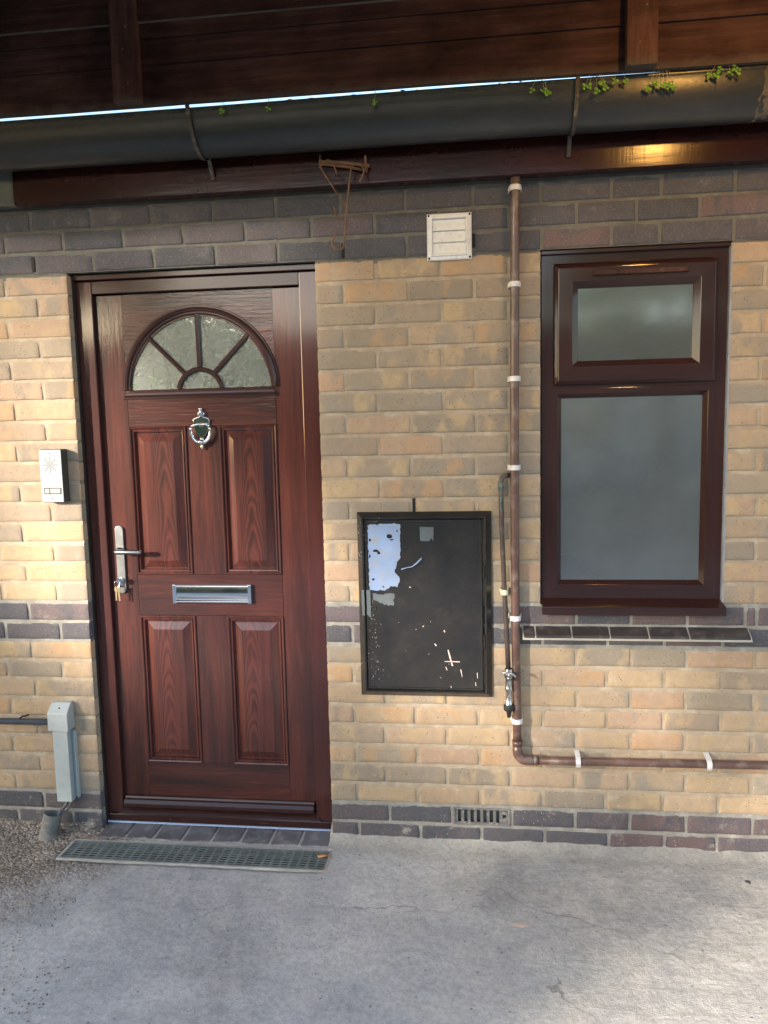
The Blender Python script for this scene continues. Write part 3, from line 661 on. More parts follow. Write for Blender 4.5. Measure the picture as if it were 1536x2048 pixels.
# ------------------------------------------------------------------ window
win = thing('window', 'dark brown two-light window with frosted glass and top opening vent', 'window', (.972, .02, .855))
X0, X1, Z0, Z1 = .672, 1.272, .898, 2.081; Y = .018
def mitred(mb, x0, x1, z0, z1, prof, mv=0, mh=1):
    """four mitred members; prof lists (inset, y) from the outer to the inner edge"""
    for i in range(len(prof) - 1):
        a, ya = prof[i]; b_, yb = prof[i + 1]
        O = [(x0 + a, ya, z0 + a), (x1 - a, ya, z0 + a), (x1 - a, ya, z1 - a), (x0 + a, ya, z1 - a)]
        I = [(x0 + b_, yb, z0 + b_), (x1 - b_, yb, z0 + b_), (x1 - b_, yb, z1 - b_), (x0 + b_, yb, z1 - b_)]
        for k in range(4):
            k2 = (k + 1) % 4; mb.add([O[k], O[k2], I[k2], I[k]], [(0, 1, 2, 3)], mh if k in (0, 2) else mv)
f = MB()
mitred(f, X0, X1, Z0, Z1, [(0, Y + .05), (0, Y), (.040, Y), (.044, Y + .003), (.046, Y + .02)])
wfr = None
f.box(X0 + .04, X1 - .04, Y - .0002, Y + .045, 1.628, 1.645, 1)
# lower fixed light bead
mitred(f, X0 + .036, X1 - .036, Z0 + .036, 1.628, [(0, Y + .002), (0, Y - .0015), (.018, Y - .0015), (.032, Y + .017), (.033, Y + .03)])
f.build('window_frame', ['wfv', 'wfh'], win, bevel=.0008)
f = MB(); f.box(.738, 1.218, Y + .017, Y + .022, .962, 1.600); f.build('lower_pane', 'wglass', win)
f = MB(); mitred(f, .713, 1.240, 1.640, 2.036, [(0, Y + .004), (.001, Y - .011), (.004, Y - .014), (.014, Y - .024), (.058, Y - .024), (.079, Y - .003), (.080, Y + .012)])
sash = f.build('opening_sash', ['wfv', 'wfh'], win, bevel=.0008)
f = MB(); f.box(.790, 1.178, Y - .002, Y + .004, 1.712, 1.976); f.build('vent_pane', 'wglass2', sash)
f = MB(); f.box(.838, 1.141, Y - .034, Y - .0245, 1.994, 2.009); f.build('trickle_vent', 'batten', sash, bevel=.002)
f = MB(); f.box(X0 - .002, X1 + .002, Y - .012, Y + .05, 2.0705, 2.0835); f.build('head_strip', 'wfh', win, bevel=.002)
f = MB(); f.add([(.671, -.034, .884), (1.279, -.034, .884), (1.273, Y + .0, .904), (.671, Y + .0, .904), (.671, -.034, .856), (1.279, -.034, .856), (1.279, -.028, .855), (.671, -.028, .855), (.671, .04, .8865), (1.273, .04, .8865), (1.273, .04, .904), (.671, .04, .904)],
   [(0, 1, 2, 3), (0, 4, 5, 1), (4, 7, 6, 5), (3, 2, 10, 11), (0, 3, 11, 8, 7, 4), (1, 5, 6, 9, 10, 2), (7, 8, 9, 6)]); f.build('window_cill', 'wfh', win, bevel=.0015)
f = MB(); f.box(X1 + .0005, WX1 + .003, -.001, Y + .03, .893, 2.07); f.build('sealant', 'seal', win, bevel=.001)

# tile sill under the window
ts = thing('tile_sill', 'projecting ledge of dark glazed tiles with pale grout below the window', 'ledge', (.985, 0, .80))
xs = [.606, .652, .779, .909, 1.044, 1.182, 1.361]
xs = [.606, .648, .772, .900, 1.030, 1.162, 1.240, 1.361][:6] + [1.361]
for i in range(len(xs) - 1):
    a, c = xs[i] + .002, xs[i + 1] - .002; f = MB()
    f.add([(a, -.040, .783), (c, -.040, .783), (c, .004, .809), (a, .004, .809), (a, -.040, .774), (c, -.040, .774), (c, .004, .774), (a, .004, .774)], [(0, 1, 2, 3), (0, 4, 5, 1), (4, 7, 6, 5), (3, 2, 6, 7), (0, 3, 7, 4), (1, 5, 6, 2)])
    f.build('tile', 'tile', ts, bevel=.003)
f = MB(); f.add([(.6045, -.038, .779), (1.3625, -.038, .779), (1.3625, .004, .806), (.6045, .004, .806), (.6045, -.0385, .7715), (1.3625, -.0385, .7715), (1.3625, .004, .7715), (.6045, .004, .7715)], [(0, 1, 2, 3), (0, 4, 5, 1), (4, 7, 6, 5), (3, 2, 6, 7), (0, 3, 7, 4), (1, 5, 6, 2)])
f.box(.6045, 1.3625, -.0412, -.0385, .7685, .7755); f.build('grout', 'grout', ts)

# ------------------------------------------------------------------ meter cabinet
cab = thing('meter_cabinet', 'black painted meter cabinet with torn pale blue label on its door', 'cabinet', (.264, 0, .548))
cx0, cx1, cz0, cz1 = .028, .499, .548, 1.2155
f = MB(); mitred(f, cx0, cx1, cz0, cz1, [(0, .006), (0, -.006), (.003, -.010), (.018, -.026), (.021, -.026), (.0245, -.022), (.0255, -.008)], 0, 0)
f.build('cabinet_frame', 'cab', cab)
dx0, dx1, dz0, dz1 = .0545, .468, .574, 1.188
f = MB(); f.rings([(dx0, dx1, dz0, dz1, -.006), (dx0, dx1, dz0, dz1, -.017), (dx0 + .003, dx1 - .003, dz0 + .003, dz1 - .003, -.019), (dx0 + .008, dx1 - .008, dz0 + .008, dz1 - .008, -.0185), (dx0 + .0095, dx1 - .0095, dz0 + .0095, dz1 - .0095, -.0165)], 0, cap=0)
def streak(pts, w0, w1, m=1, y=-.0169):
    for (ax, az), (bx, bz) in zip(pts, pts[1:]):
        d = Vector((bx - ax, bz - az)); p = Vector((-d.y, d.x)).normalized() if d.length else Vector((0, 1))
        f.add([(ax + p.x * w0, y, az + p.y * w0), (ax - p.x * w0, y, az - p.y * w0), (bx - p.x * w1, y, bz - p.y * w1), (bx + p.x * w1, y, bz + p.y * w1)], [(0, 1, 2, 3)], m)
streak([(.344, .722), (.352, .690), (.359, .664)], .0017, .0028); streak([(.331, .6795), (.352, .680)], .001, .0016); streak([(.352, .680), (.385, .679)], .0015, .002)
streak([(.388, .651), (.393, .624)], .0017, .0009); streak([(.316, .5775), (.341, .578)], .0015, .002); streak([(.352, .590), (.357, .575)], .001, .0012)
streak([(.335, .660), (.340, .648)], .0012, .0012); streak([(.446, .640), (.447, .620)], .0012, .0009); streak([(.440, .605), (.441, .592)], .001, .001); streak([(.297, .744), (.303, .736)], .002, .0015)
streak([(.330, .793), (.334, .786)], .002, .002); streak([(.210, .948), (.216, .948)], .0013, .0013); streak([(.255, .805), (.260, .809)], .0015, .001)
for _ in range(55):
    x = rng.uniform(.06, .10) if rng.random() < .8 else rng.uniform(.06, .455); z = rng.uniform(.585, .90); r = rng.uniform(.0003, .0009)
    streak([(x, z), (x + rng.uniform(-.003, .003), z + rng.uniform(-.004, .004))], r, r * .6, 1, -.01685)
cd = f.build('cabinet_door', ['cab', 'scratch'], cab, fixn=False)
def ragged(poly, amp, step=.006, seed=0):
    out = []
    for (x0, z0), (x1, z1) in zip(poly, poly[1:] + poly[:1]):
        L = math.hypot(x1 - x0, z1 - z0); n_ = max(1, int(L / step))
        for i in range(n_):
            x = x0 + (x1 - x0) * i / n_; z = z0 + (z1 - z0) * i / n_
            out.append((x + amp * (nz(x, seed, z, 60) + .6 * nz(x, seed, z, 190)), z + amp * (nz(x, seed + 9, z, 60) + .6 * nz(x, seed + 9, z, 190))))
    return out
f = MB(); f.prism(ragged([(.067, 1.172), (.182, 1.174), (.181, 1.10), (.180, 1.055), (.168, 1.035), (.162, 1.000), (.176, .985), (.176, .966), (.168, .948), (.150, .952), (.122, .936), (.068, .938)], .0050, .003), -.0172, -.0164); torn = f.build('torn_label', 'torn', cd); torn['label'] = 'torn pale blue label'
for (x, z, r, e) in ((.143, 1.130, .010, .7), (.094, 1.078, .011, .45), (.164, 1.008, .006, 1.3), (.082, .975, .004, 1.2), (.074, 1.118, .0035, 1.5), (.152, 1.118, .006, .5), (.104, 1.071, .006, .8), (.071, 1.060, .004, 1.6), (.118, .950, .005, .6), (.172, 1.150, .003, 1.2)):
    f = MB(); f.prism(ragged([(x + r * math.cos(R(30 * i)), z + r * e * math.sin(R(30 * i))) for i in range(12)], .0025, .003, x * 99), -.0176, -.0165); f.build('bare_patch', 'cab', torn)
f = MB(); f.prism(ragged([(.251, 1.163), (.299, 1.161), (.298, 1.112), (.291, 1.124), (.283, 1.112), (.251, 1.114)], .0012, .005, 3), -.0171, -.0164); f.build('sticker_remnant', 'torn2', cd)
f = MB(); f.prism(ragged([(.057, .938), (.071, .938), (.072, .838), (.064, .842), (.057, .850)], .001, .006, 5), -.0196, -.0186); f.prism(ragged([(.040, .940), (.050, .940), (.0505, .846), (.0415, .848)], .001, .006, 6), -.0262, -.0255); f.build('tape_strip', 'torn2', cd)
f = MB(); f.prism(ragged([(.110, .992 - .07), (.155, .925), (.155, .880), (.12, .885), (.078, .905), (.078, .925)], .006, .004, 7), -.01715, -.0164); f.build('glue_residue', 'torn2', cd)
f = MB(); f.lathe([(.0085, 0), (.0085, -.003), (.0055, -.003), (.005, .004), (0, .004)], (.083, -.0165, .873), 'y', 18); f.build('cabinet_lock', 'rubber', cd)
f = MB(); f.lathe([(.0165, 0), (.0165, -.0012), (.0145, -.0016), (.0135, 0)], (.123, -.0165, .634), 'y', 24); f.build('blanking_disc', 'cab', cd)
ac = MB()
f = ac; f.tube([(.184, -.018, 1.012), (.200, -.022, 1.018), (.222, -.020, 1.022), (.240, -.022, 1.036), (.256, -.019, 1.052)], [.0025, .0016, .002, .003, .0035], 6); f.build('torn_strip', 'torn', cd)
f = MB(); f.box(cx1 - .030, cx1 - .024, -.028, -.02, .98, 1.03); f.build('hinge', 'cab', cab, bevel=.001); f = MB(); f.box(cx1 - .030, cx1 - .024, -.028, -.02, .73, .78); f.build('hinge', 'cab', cab, bevel=.001)

# ------------------------------------------------------------------ vent, intercom, air brick
vt = thing('vent_cover', 'white square louvred extractor vent cover beneath the gutter', 'vent', (.367, 0, 2.066))
vx0, vx1, vz0, vz1 = .292, .441, 2.066, 2.217
f = MB(); mitred(f, vx0, vx1, vz0, vz1, [(0, .002), (0, -.010), (.004, -.014), (.012, -.015), (.013, -.022), (.0175, -.022), (.019, -.010)], 0, 0)
for x in (vx0 + .0065, vx1 - .0065):
    for z in (vz0 + .0065, vz1 - .0065): f.lathe([(.0038, 0), (.003, -.0012), (0, -.0012)], (x, -.0146, z), 'y', 10, 1)
f.build('vent_frame', ['white', 'slot'], vt)
h = (vz1 - vz0 - .038) / 3
for i in range(3):
    za = vz0 + .019 + i * h
    f = MB(); f.add([(vx0 + .019, -.019, za), (vx1 - .019, -.019, za), (vx1 - .019, -.0105, za + h - .001), (vx0 + .019, -.0105, za + h - .001), (vx0 + .019, -.008, za), (vx1 - .019, -.008, za), (vx1 - .019, -.006, za + h - .001), (vx0 + .019, -.006, za + h - .001)], [(0, 1, 2, 3), (0, 4, 5, 1), (3, 2, 6, 7), (0, 3, 7, 4), (1, 5, 6, 2)]); f.build('louvre', 'white', vt)
f = MB(); f.box(vx0 + .015, vx1 - .015, -.005, .0, vz0 + .015, vz1 - .015); f.build('vent_backing', 'slot', vt)

ic = thing('intercom', 'silver door intercom panel with one button on brick beside the door', 'intercom', (-1.088, 0, 1.267))
ix0, ix1, iz0, iz1, IY = -1.130, -1.047, 1.267, 1.457, -.045
f = MB(); f.box(ix0 - .001, ix1 + .001, IY + .003, .001, iz0 - .002, iz1 + .002); f.build('intercom_box', 'box', ic, bevel=.003)
f = MB(); f.box(ix0, ix1, IY, IY + .0028, iz0, iz1)
icx, icz = (ix0 + ix1) / 2 - .001, iz0 + .135
def dot(x, z, r):
    f.add([(x + r * math.cos(R(45 * i)), IY - .0004, z + r * math.sin(R(45 * i))) for i in range(8)], [tuple(range(8))], 1)
for rad, n_ in ((.0, 1), (.004, 6), (.008, 12), (.0125, 20)):
    for i in range(n_): dot(icx + rad * math.cos(2 * math.pi * i / n_), icz + rad * math.sin(2 * math.pi * i / n_), .0014)
for a in range(8):
    for j in range(4): rr = .0165 + .0040 * j; dot(icx + rr * math.cos(R(45 * a)), icz + rr * math.sin(R(45 * a)), .0017)
for a in range(8):
    rr = .018; dot(icx + rr * math.cos(R(22.5 + 45 * a)), icz + rr * math.sin(R(22.5 + 45 * a)), .0011)
for z in (iz1 - .012, iz0 + .012): dot(icx, z, .0026)
fp = f.build('faceplate', ['face', 'box'], ic, fixn=False)
f = MB(); f.box(ix0 + .010, ix1 - .006, IY - .0012, IY - .0002, iz0 + .0285, iz0 + .0525); bp = f.build('button_panel', 'box', ic, bevel=.0005)
f = MB(); f.box(ix0 + .015, ix0 + .031, IY - .0030, IY - .001, iz0 + .033, iz0 + .048); f.build('call_button', 'btn', bp, bevel=.0006)
f = MB(); f.box(ix0 + .036, ix1 - .011, IY - .0022, IY - .001, iz0 + .033, iz0 + .048); f.build('name_card', 'card', bp)

ab = thing('air_brick', 'grey slotted air brick low in the dark plinth course', 'air brick', (.458, 0, .06))
f = MB(); ax0, ax1, az0, az1 = .3535, .5625, .0615, .1285
f.rings([(ax0, ax1, az0, az1, .03), (ax0, ax1, az0, az1, .001), (ax0 + .002, ax1 - .002, az0 + .002, az1 - .002, -.001), (ax0 + .008, ax1 - .008, az0 + .008, az1 - .008, -.0005), (ax0 + .012, ax1 - .012, az0 + .011, az1 - .011, .006)], 0)
f.box(ax0 + .011, ax1 - .011, .022, .03, az0 + .009, az1 - .009, 1)
n_ = 8; w = (ax1 - ax0 - .024) / n_
for i in range(n_ + 1):
    x = ax0 + .012 + i * w; f.box(max(ax0 + .0115, x - .0055), min(ax1 - .0115, x + .0055), .004, .0215, az0 + .0115, az1 - .0115)
f.box(ax1 - .034, ax1 - .013, .0045, .02, az0 + .0115, az0 + .027); f.box(ax1 - .034, ax1 - .013, .0045, .02, az1 - .026, az1 - .0115)
f.build('air_brick_body', ['terracotta', 'duct'], ab, bevel=.001)

# ------------------------------------------------------------------ pipes
wp_ = thing('waste_pipe', 'brown painted waste pipe turning from vertical to horizontal with white clips', 'pipe', (.58, -.032, .33))
PY = -.032; pr = .0150
f = MB(); zt = 2.335
pv = [(.5855, PY, zt), (.5835, PY, 2.28), (.5795, PY, 1.66), (.5785, PY, 1.25), (.5795, PY, .84), (.5838, PY, .47), (.5850, PY, .385)]
f.tube(pv, pr, 20); f.build('vertical_pipe', 'pipe', wp_)
f = MB(); el = [(.5850, PY, .392), (.5852, PY, .362)] + [(.5852 + .033 * (1 - math.cos(R(15 * i))), PY, .362 - .033 * math.sin(R(15 * i))) for i in range(1, 7)] + [(.645, PY, .3292)]
f.tube(el, [.0172, .0178] + [.0178] * 6 + [.0172], 20); f.tube([(.5850, PY, .384), (.5850, PY, .402)], .0185, 20); f.tube([(.642, PY, .329), (.656, PY, .3292)], .0178, 20); f.build('elbow', 'pipe', wp_)
f = MB(); f.tube([(.645, PY, .3290), (.80, PY, .3302), (1.24, PY, .3345), (1.9, PY, .340)], .0142, 20); f.build('horizontal_pipe', 'pipe', wp_)
def clip_v(x, z, parent=wp_, r=pr, mat='clip', name='pipe_clip', py=PY, h=.0085):
    f = MB(); vs = []; fs = []
    sec = [(-r - .0075, .0), (-r - .0055, py * .45)] + [((r + .004) * math.cos(R(a)), py + (r + .004) * math.sin(R(a))) for a in range(180, 361, 20)] + [(r + .0055, py * .45), (r + .0075, .0)]
    k = len(sec)
    for zz in (z - h, z + h):
        for a, b_ in sec: vs.append((x + a, b_, zz))
        for a, b_ in sec: vs.append((x + a * .86, b_ + .0028 if b_ < -.01 else b_, zz))
    for i in range(k - 1):
        fs += [(i, i + 1, 2 * k + i + 1, 2 * k + i), (i, k + i, k + i + 1, i + 1), (2 * k + i, 2 * k + i + 1, 3 * k + i + 1, 3 * k + i)]
    f.add(vs, fs, 0, False); return f.build(name, mat, parent)
for x, z in ((.5838, 2.279), (.5812, 1.972), (.5795, 1.664), (.5785, 1.366), (.5795, .8445), (.5843, .4745)): clip_v(x, z)
for x, z in ((.7935, .3300), (1.2330, .3342)):
    f = MB(); r = .0142; vs = []; fs = []; h = .0085
    sec = [(r + .012, .0), (r + .009, -.014)] + [((r + .004) * math.cos(R(a)), PY - (r + .004) * math.sin(R(a))) for a in range(0, 181, 20)] + [(-r - .0045, -.012)]
    k = len(sec)
    for xx in (x - h, x + h):
        for a, b_ in sec: vs.append((xx, b_, z + a))
    fs = [(i, i + 1, k + i + 1, k + i) for i in range(k - 1)]; f.add(vs, fs); c = f.build('pipe_clip', 'clip', wp_); sm = c.modifiers.new('shell', 'SOLIDIFY'); sm.thickness = .003; sm.offset = 1

tp = thing('outdoor_tap', 'thin dark pipe ending in a worn chrome hose tap beside the waste pipe', 'tap', (.55, -.04, .55))
TY = -.040
f = MB(); f.tube([(.560, .0, 1.338), (.556, TY * .6, 1.3385), (.545, TY, 1.338), (.535, TY, 1.333), (.5315, TY, 1.318), (.5318, TY, 1.28), (.5350, TY, 1.13), (.5425, TY, .935), (.5500, TY, .765), (.5540, TY, .665)], .0085, 14)
f.build('supply_pipe', 'tappipe', tp)
f = MB(); f.tube([(.5312, TY, 1.322), (.5316, TY, 1.29)], .0105, 14); f.tube([(.530, TY - .008, 1.30), (.5335, TY - .010, 1.27), (.531, TY - .009, 1.24), (.5345, TY - .0085, 1.20)], [.003, .0045, .003, .0015], 6); f.build('corroded_joint', 'verdigris', tp)
c = clip_v(.5422, .937, tp, .0085, 'clipy', 'pipe_clip', TY, .009)
f = MB(); o = (.5552, TY - .004, .0)
f.lathe([(.0125, .667), (.0135, .655), (.0150, .652), (.0150, .636), (.0115, .630), (.0120, .600), (.0135, .596), (.0135, .590), (.0105, .584), (.0110, .545), (.0125, .543), (.0125, .5345)], o, 'z', 18)
f.lathe([(.0085, 0), (.0085, -.014), (.006, -.016), (.006, -.022), (0, -.022)], (.5552, TY - .016, .640), 'y', 14)
f.build('tap_body', 'tap', tp)
f = MB(); f.tube([(.532, TY - .036, .663), (.545, TY - .037, .661), (.5556, TY - .037, .660), (.568, TY - .038, .657), (.578, TY - .040, .647)], [.004, .0045, .005, .0048, .004], 10); f.tube([(.5552, TY - .034, .640), (.5556, TY - .037, .661)], .0045, 10); f.build('tap_lever', 'tap', tp)
f = MB(); o = (.5555, TY - .004, 0); f.lathe([(.0, .536), (.0175, .536), (.0185, .533), (.0185, .519), (.016, .515), (.009, .513), (.009, .505), (.0078, .504), (.0078, .497), (.0068, .496), (.006, .490), (0, .490)], o, 'z', 18); f.build('hose_connector', 'rubber', tp)

# ------------------------------------------------------------------ left: trunking, conduit, duct stub
tr = thing('cable_trunking', 'short upright grey plastic cable trunking with sloped cap left of the door', 'trunking', (-1.125, 0, .11))
f = MB(); ty = -.050
f.add([(-1.170, ty, .397), (-1.090, ty, .395), (-1.090, ty, .464), (-1.170, ty, .464), (-1.168, -.018, .497), (-1.090, -.018, .4985), (-1.170, .0, .397), (-1.090, .0, .395), (-1.090, 0, .4985), (-1.168, 0, .497)],
      [(0, 1, 2, 3), (3, 2, 5, 4), (0, 3, 4, 9, 6), (1, 7, 8, 5, 2), (0, 6, 7, 1), (4, 5, 8, 9)]); f.build('trunking_cap', 'trunk', tr, bevel=.002)
f = MB(); f.box(-1.161, -1.101, ty + .012, ty + .044, .110, .392); f.build('trunking_cover', 'trunk', tr, bevel=.002)
f = MB(); f.box(-1.162, -1.084, -.0065, .001, .118, .386); f.box(-1.087, -1.084, -.018, -.0065, .118, .386); f.build('back_channel', 'trunk', tr, bevel=.001)
f = MB(); f.lathe([(.004, 0), (.003, -.002), (0, -.002)], (-1.128, -.034, .4805), 'y', 10); f.build('cap_screw', 'slot', tr)
cp = thing('conduit_pipe', 'dark grey conduit running along the wall into the trunking cap', 'conduit', (-1.4, -.03, .42))
f = MB(); f.tube([(-2.2, -.028, .4185), (-1.169, -.028, .4235)], .0115, 16); f.build('conduit_tube', 'conduit', cp)
f = MB(); f.tube([(-1.295, -.028, .4352), (-1.283, -.028, .444), (-1.275, -.026, .443), (-1.272, -.006, .441)], .0035, 8); f.build('cable_tie', 'rubber', cp)
du = thing('duct_stub', 'leaning grey plastic duct stub rising from the ground under the trunking', 'duct', (-1.180, -.082, -.01))
ax = Vector((.22, .16, 1)).normalized(); base = Vector((-1.186, -.080, -.02)); top = base + ax * .100
f = MB()
def cyl_ring(c, r, n_=24):
    u = ax.orthogonal().normalized(); w = ax.cross(u); return [c + (u * math.cos(2 * math.pi * i / n_) + w * math.sin(2 * math.pi * i / n_)) * r for i in range(n_)]
rs = [cyl_ring(base, .0335), cyl_ring(top, .0335), cyl_ring(top, .0290), cyl_ring(top - ax * .07, .0285)]
f.add([v for q in rs for v in q], [(i * 24 + k, i * 24 + (k + 1) % 24, (i + 1) * 24 + (k + 1) % 24, (i + 1) * 24 + k) for i in range(3) for k in range(24)], 0, False)
f.add(rs[3], [tuple(range(24))], 1); f.build('duct_wall', ['duct', 'slot'], du, fixn=False)
ca = thing('supply_cable', 'pair of dark cables dropping from the trunking into the duct stub', 'cable', (-1.13, -.03, .11))
f = MB(); t0 = top - ax * .03
f.tube([(-1.128, -.022, .125), (-1.130, -.024, .098), (-1.140, -.034, .082), (-1.150, -.044, .074), tuple(t0 + Vector((.014, .008, 0)))], .006, 10)
f.build('cable', 'conduit', ca)
f = MB(); f.tube([(-1.112, -.018, .125), (-1.116, -.020, .095), (-1.128, -.030, .070), (-1.143, -.046, .078), tuple(t0 + Vector((.017, -.004, 0)))], .0045, 10); f.build('cable', 'conduit', ca)

# ------------------------------------------------------------------ step bricks, drain
st = thing('brick_step', 'row of dark bricks laid under the door threshold', 'step', (-.54, -.02, 0))
xs = [DX0 + .004 + i * .1125 for i in range(9)]
for i in range(8):
    f = MB(); a, c = xs[i] + .005, min(xs[i + 1] - .005, DX1 - .002); 
    f.add([(a, -.062 + rng.uniform(-.004, .004), -.010), (c, -.062 + rng.uniform(-.004, .004), -.010), (c, .10, -.003), (a, .10, -.003), (a, -.066, -.05), (c, -.066, -.05), (c, .10, -.05), (a, .10, -.05)], [(0, 1, 2, 3), (0, 4, 5, 1), (3, 2, 6, 7), (0, 3, 7, 4), (1, 5, 6, 2)])
    f.build('step_brick', 'sillbrick', st, bevel=.004)
f = MB(); f.box(DX0 + .002, DX1 - .002, -.060, .099, -.05, -.0125); f.build('step_mortar', 'concrete', st)
dr = thing('drain_channel', 'narrow galvanised drain grate set into the ground before the front door', 'drain', (-.575, -.155, -.012))
gx0, gx1, gy0, gy1, GZt = -1.062, -.088, -.212, -.098, -.0085
f = MB()
f.box(gx0, gx1, gy0, gy0 + .0045, -.03, GZt); f.box(gx0, gx1, gy1 - .0045, gy1, -.03, GZt); f.box(gx0, gx0 + .005, gy0 + .0045, gy1 - .0045, -.03, GZt); f.box(gx1 - .005, gx1, gy0 + .0045, gy1 - .0045, -.03, GZt)
nb = 8
for i in range(1, nb):
    yy = gy0 + (gy1 - gy0) * i / nb; f.box(gx0 + .005, gx1 - .005, yy - .0026, yy + .0026, -.0115, GZt - .0006)
nc = 30
for i in range(1, nc):
    xx = gx0 + (gx1 - gx0) * i / nc; f.box(xx - .0050, xx + .0050, gy0 + .0045, gy1 - .0045, -.012, GZt - .0016)
f.build('grate', 'grate', dr)
f = MB(); f.box(gx0, gx1, gy0, gy1, -.042, -.038); f.build('channel_bed', 'slot', dr)
f = MB()
def rag_strip(x0, x1, y0, y1, z):
    n_ = 60; vs = []
    for i in range(n_ + 1):
        x = x0 + (x1 - x0) * i / n_; vs += [(x, y0 + .006 * nz(x, 1, 0, 14) + .003 * nz(x, 1, 0, 50), z - .006), (x, (y0 + y1) / 2, z + .0015 * nz(x, 2, 0, 30)), (x, y1, z), (x, y1, z - .03)]
    f.add(vs, [(4 * i + k, 4 * i + k + 1, 4 * i + k + 5, 4 * i + k + 4) for i in range(n_) for k in range(3)], 0)
rag_strip(gx0 - .010, gx1 + .012, gy0 - .012, gy0 - .0005, -.0095)
f.box(gx0 - .008, gx1 + .008, gy1 + .0005, gy1 + .012, -.05, -.0095); f.box(gx0 - .010, gx0 - .0005, gy0 - .004, gy1 + .0, -.05, -.0088); f.box(gx1 + .0005, gx1 + .010, gy0 - .004, gy1 + .0, -.05, -.0088)
f.build('drain_edging', 'concrete', dr)

# ------------------------------------------------------------------ fascia, gutter, hooks
FZ0, FZ1 = 2.312, 2.500
fa = MB(); fa.box(-1.148, 2.6, -.060, -.012, FZ0, FZ1); fb = fa.build('fascia_board', 'fascia', o=(0, 0, 0), bevel=.003); tag(fb, 'glossy dark red fascia board under the gutter', 'fascia')
f = MB(); f.box(-2.6, -1.152, -.050, -.010, FZ0 + .002, FZ1 - .002); q = f.build('fascia_end_block', 'gblock', o=(0, 0, 0), bevel=.006); tag(q, 'weathered grey-green block at the left end of the fascia', 'block')
gt = thing('gutter', 'long black plastic gutter above the door with mossy rim', 'gutter', (0, -.125, 2.40))
GY, GW, GD, GT = -.128, .066, .132, 2.5365
f = MB(); vs = []; fs = []; sec = []
for i in range(25):
    a = R(180 + 180 * i / 24); sec.append((GY + GW * math.cos(a), GT - .012 + (GD - .012) * math.sin(a)))
sec = [(GY - GW + .003, GT - .004), (GY - GW - .002, GT), (GY - GW - .004, GT - .004), (GY - GW - .001, GT - .009)] + sec + [(GY + GW, GT)]
xsn = [-2.6 + .1 * i for i in range(53)]
for x in xsn:
    for a, b_ in sec: vs.append((x, a, b_ + .0015 * nz(x, 0, 0, 1.3)))
k = len(sec)
for i in range(len(xsn) - 1):
    for j in range(k - 1): fs.append((i * k + j, i * k + j + 1, (i + 1) * k + j + 1, (i + 1) * k + j))
f.add(vs, fs, 0, True); gc = f.build('gutter_channel', 'gut', gt, fixn=False); sm = gc.modifiers.new('shell', 'SOLIDIFY'); sm.thickness = .003; sm.offset = 0
f = MB(); vs = []; fs = []
for i, x in enumerate(xsn):      # silt lying in the gutter
    vs += [(x, GY - GW + .004, GT - .022 + .004 * nz(x, 1, 0, 9)), (x, GY, GT - .018 + .006 * nz(x, 5, 0, 7)), (x, GY + GW - .004, GT - .022)]
f.add(vs, [(3 * i + j, 3 * i + j + 1, 3 * i + j + 4, 3 * i + j + 3) for i in range(len(xsn) - 1) for j in range(2)], 0, True); f.build('gutter_silt', 'gblock', gt)
f = MB()
for i in range(260):
    x = rng.uniform(-1.6, 1.4); 
    if nz(x, 3, 0, 3.5) < -.05: continue
    c = Vector((x, GY - GW + rng.uniform(-.003, .012), GT + rng.uniform(-.012, .004))); w = rng.uniform(.004, .012); h_ = rng.uniform(.0015, .004)
    f.add([c + Vector((-w, 0, 0)), c + Vector((0, -h_, -h_ * .3)), c + Vector((w, 0, rng.uniform(-.003, .003))), c + Vector((0, h_, 0)), c + Vector((rng.uniform(-w, w) * .4, 0, h_))], [(0, 1, 4), (1, 2, 4), (2, 3, 4), (3, 0, 4), (0, 3, 2, 1)])
rd = f.build('rim_debris', 'moss', gt, fixn=False); rd['kind'] = 'stuff'
for x in (-.452, .762):
    f = MB(); vs = []; w = .006; pts = []
    for i in range(19):
        a = R(172 + 128 * i / 18); pts.append((GY + (GW + .007) * math.cos(a), GT - .010 + (GD - .004) * math.sin(a)))
    pts = [(GY - GW - .006, GT + .002)] + pts + [(-.064, FZ0 + .052), (-.0615, FZ0 + .044)]
    for i, (a, b_) in enumerate(pts):
        lean = .030 * (i / (len(pts) - 1)) * (1 if x < 0 else -.4)
        for s_, t_ in ((-w, 0), (-w, -.006), (w, -.006), (w, 0)): vs.append((x + s_ + lean, a + (t_ if i < len(pts) - 2 else t_), b_ + (t_ * .3)))
    N_ = len(pts); f.add(vs, [(i * 4 + j, i * 4 + (j + 1) % 4, (i + 1) * 4 + (j + 1) % 4, (i + 1) * 4 + j) for i in range(N_ - 1) for j in range(4)] + [(0, 1, 2, 3), tuple(range(4 * N_ - 4, 4 * N_))], 0); f.build('gutter_bracket', 'bracket', gt)
f = MB(); vs = []; xs = [1.284 + .010 * i for i in range(9)]       # frayed union joint
for x in xs:
    for i in range(21):
        a = R(178 + 172 * i / 20); e = .003 + .003 * nz(x, i * .3, 0, 60) + .005 * abs(nz(x, i * .12, 2, 40)); vs.append((x + .012 * nz(x, i * .2, 0, 9) - .035 * (i / 20 - .4), GY + (GW + e) * math.cos(a), GT - .006 + (GD - .008 + e) * math.sin(a)))
f.add(vs, [(i * 21 + j, i * 21 + j + 1, (i + 1) * 21 + j + 1, (i + 1) * 21 + j) for i in range(8) for j in range(20)], 0, True); u = f.build('gutter_union', 'pale', gt); sm = u.modifiers.new('shell', 'SOLIDIFY'); sm.thickness = .004

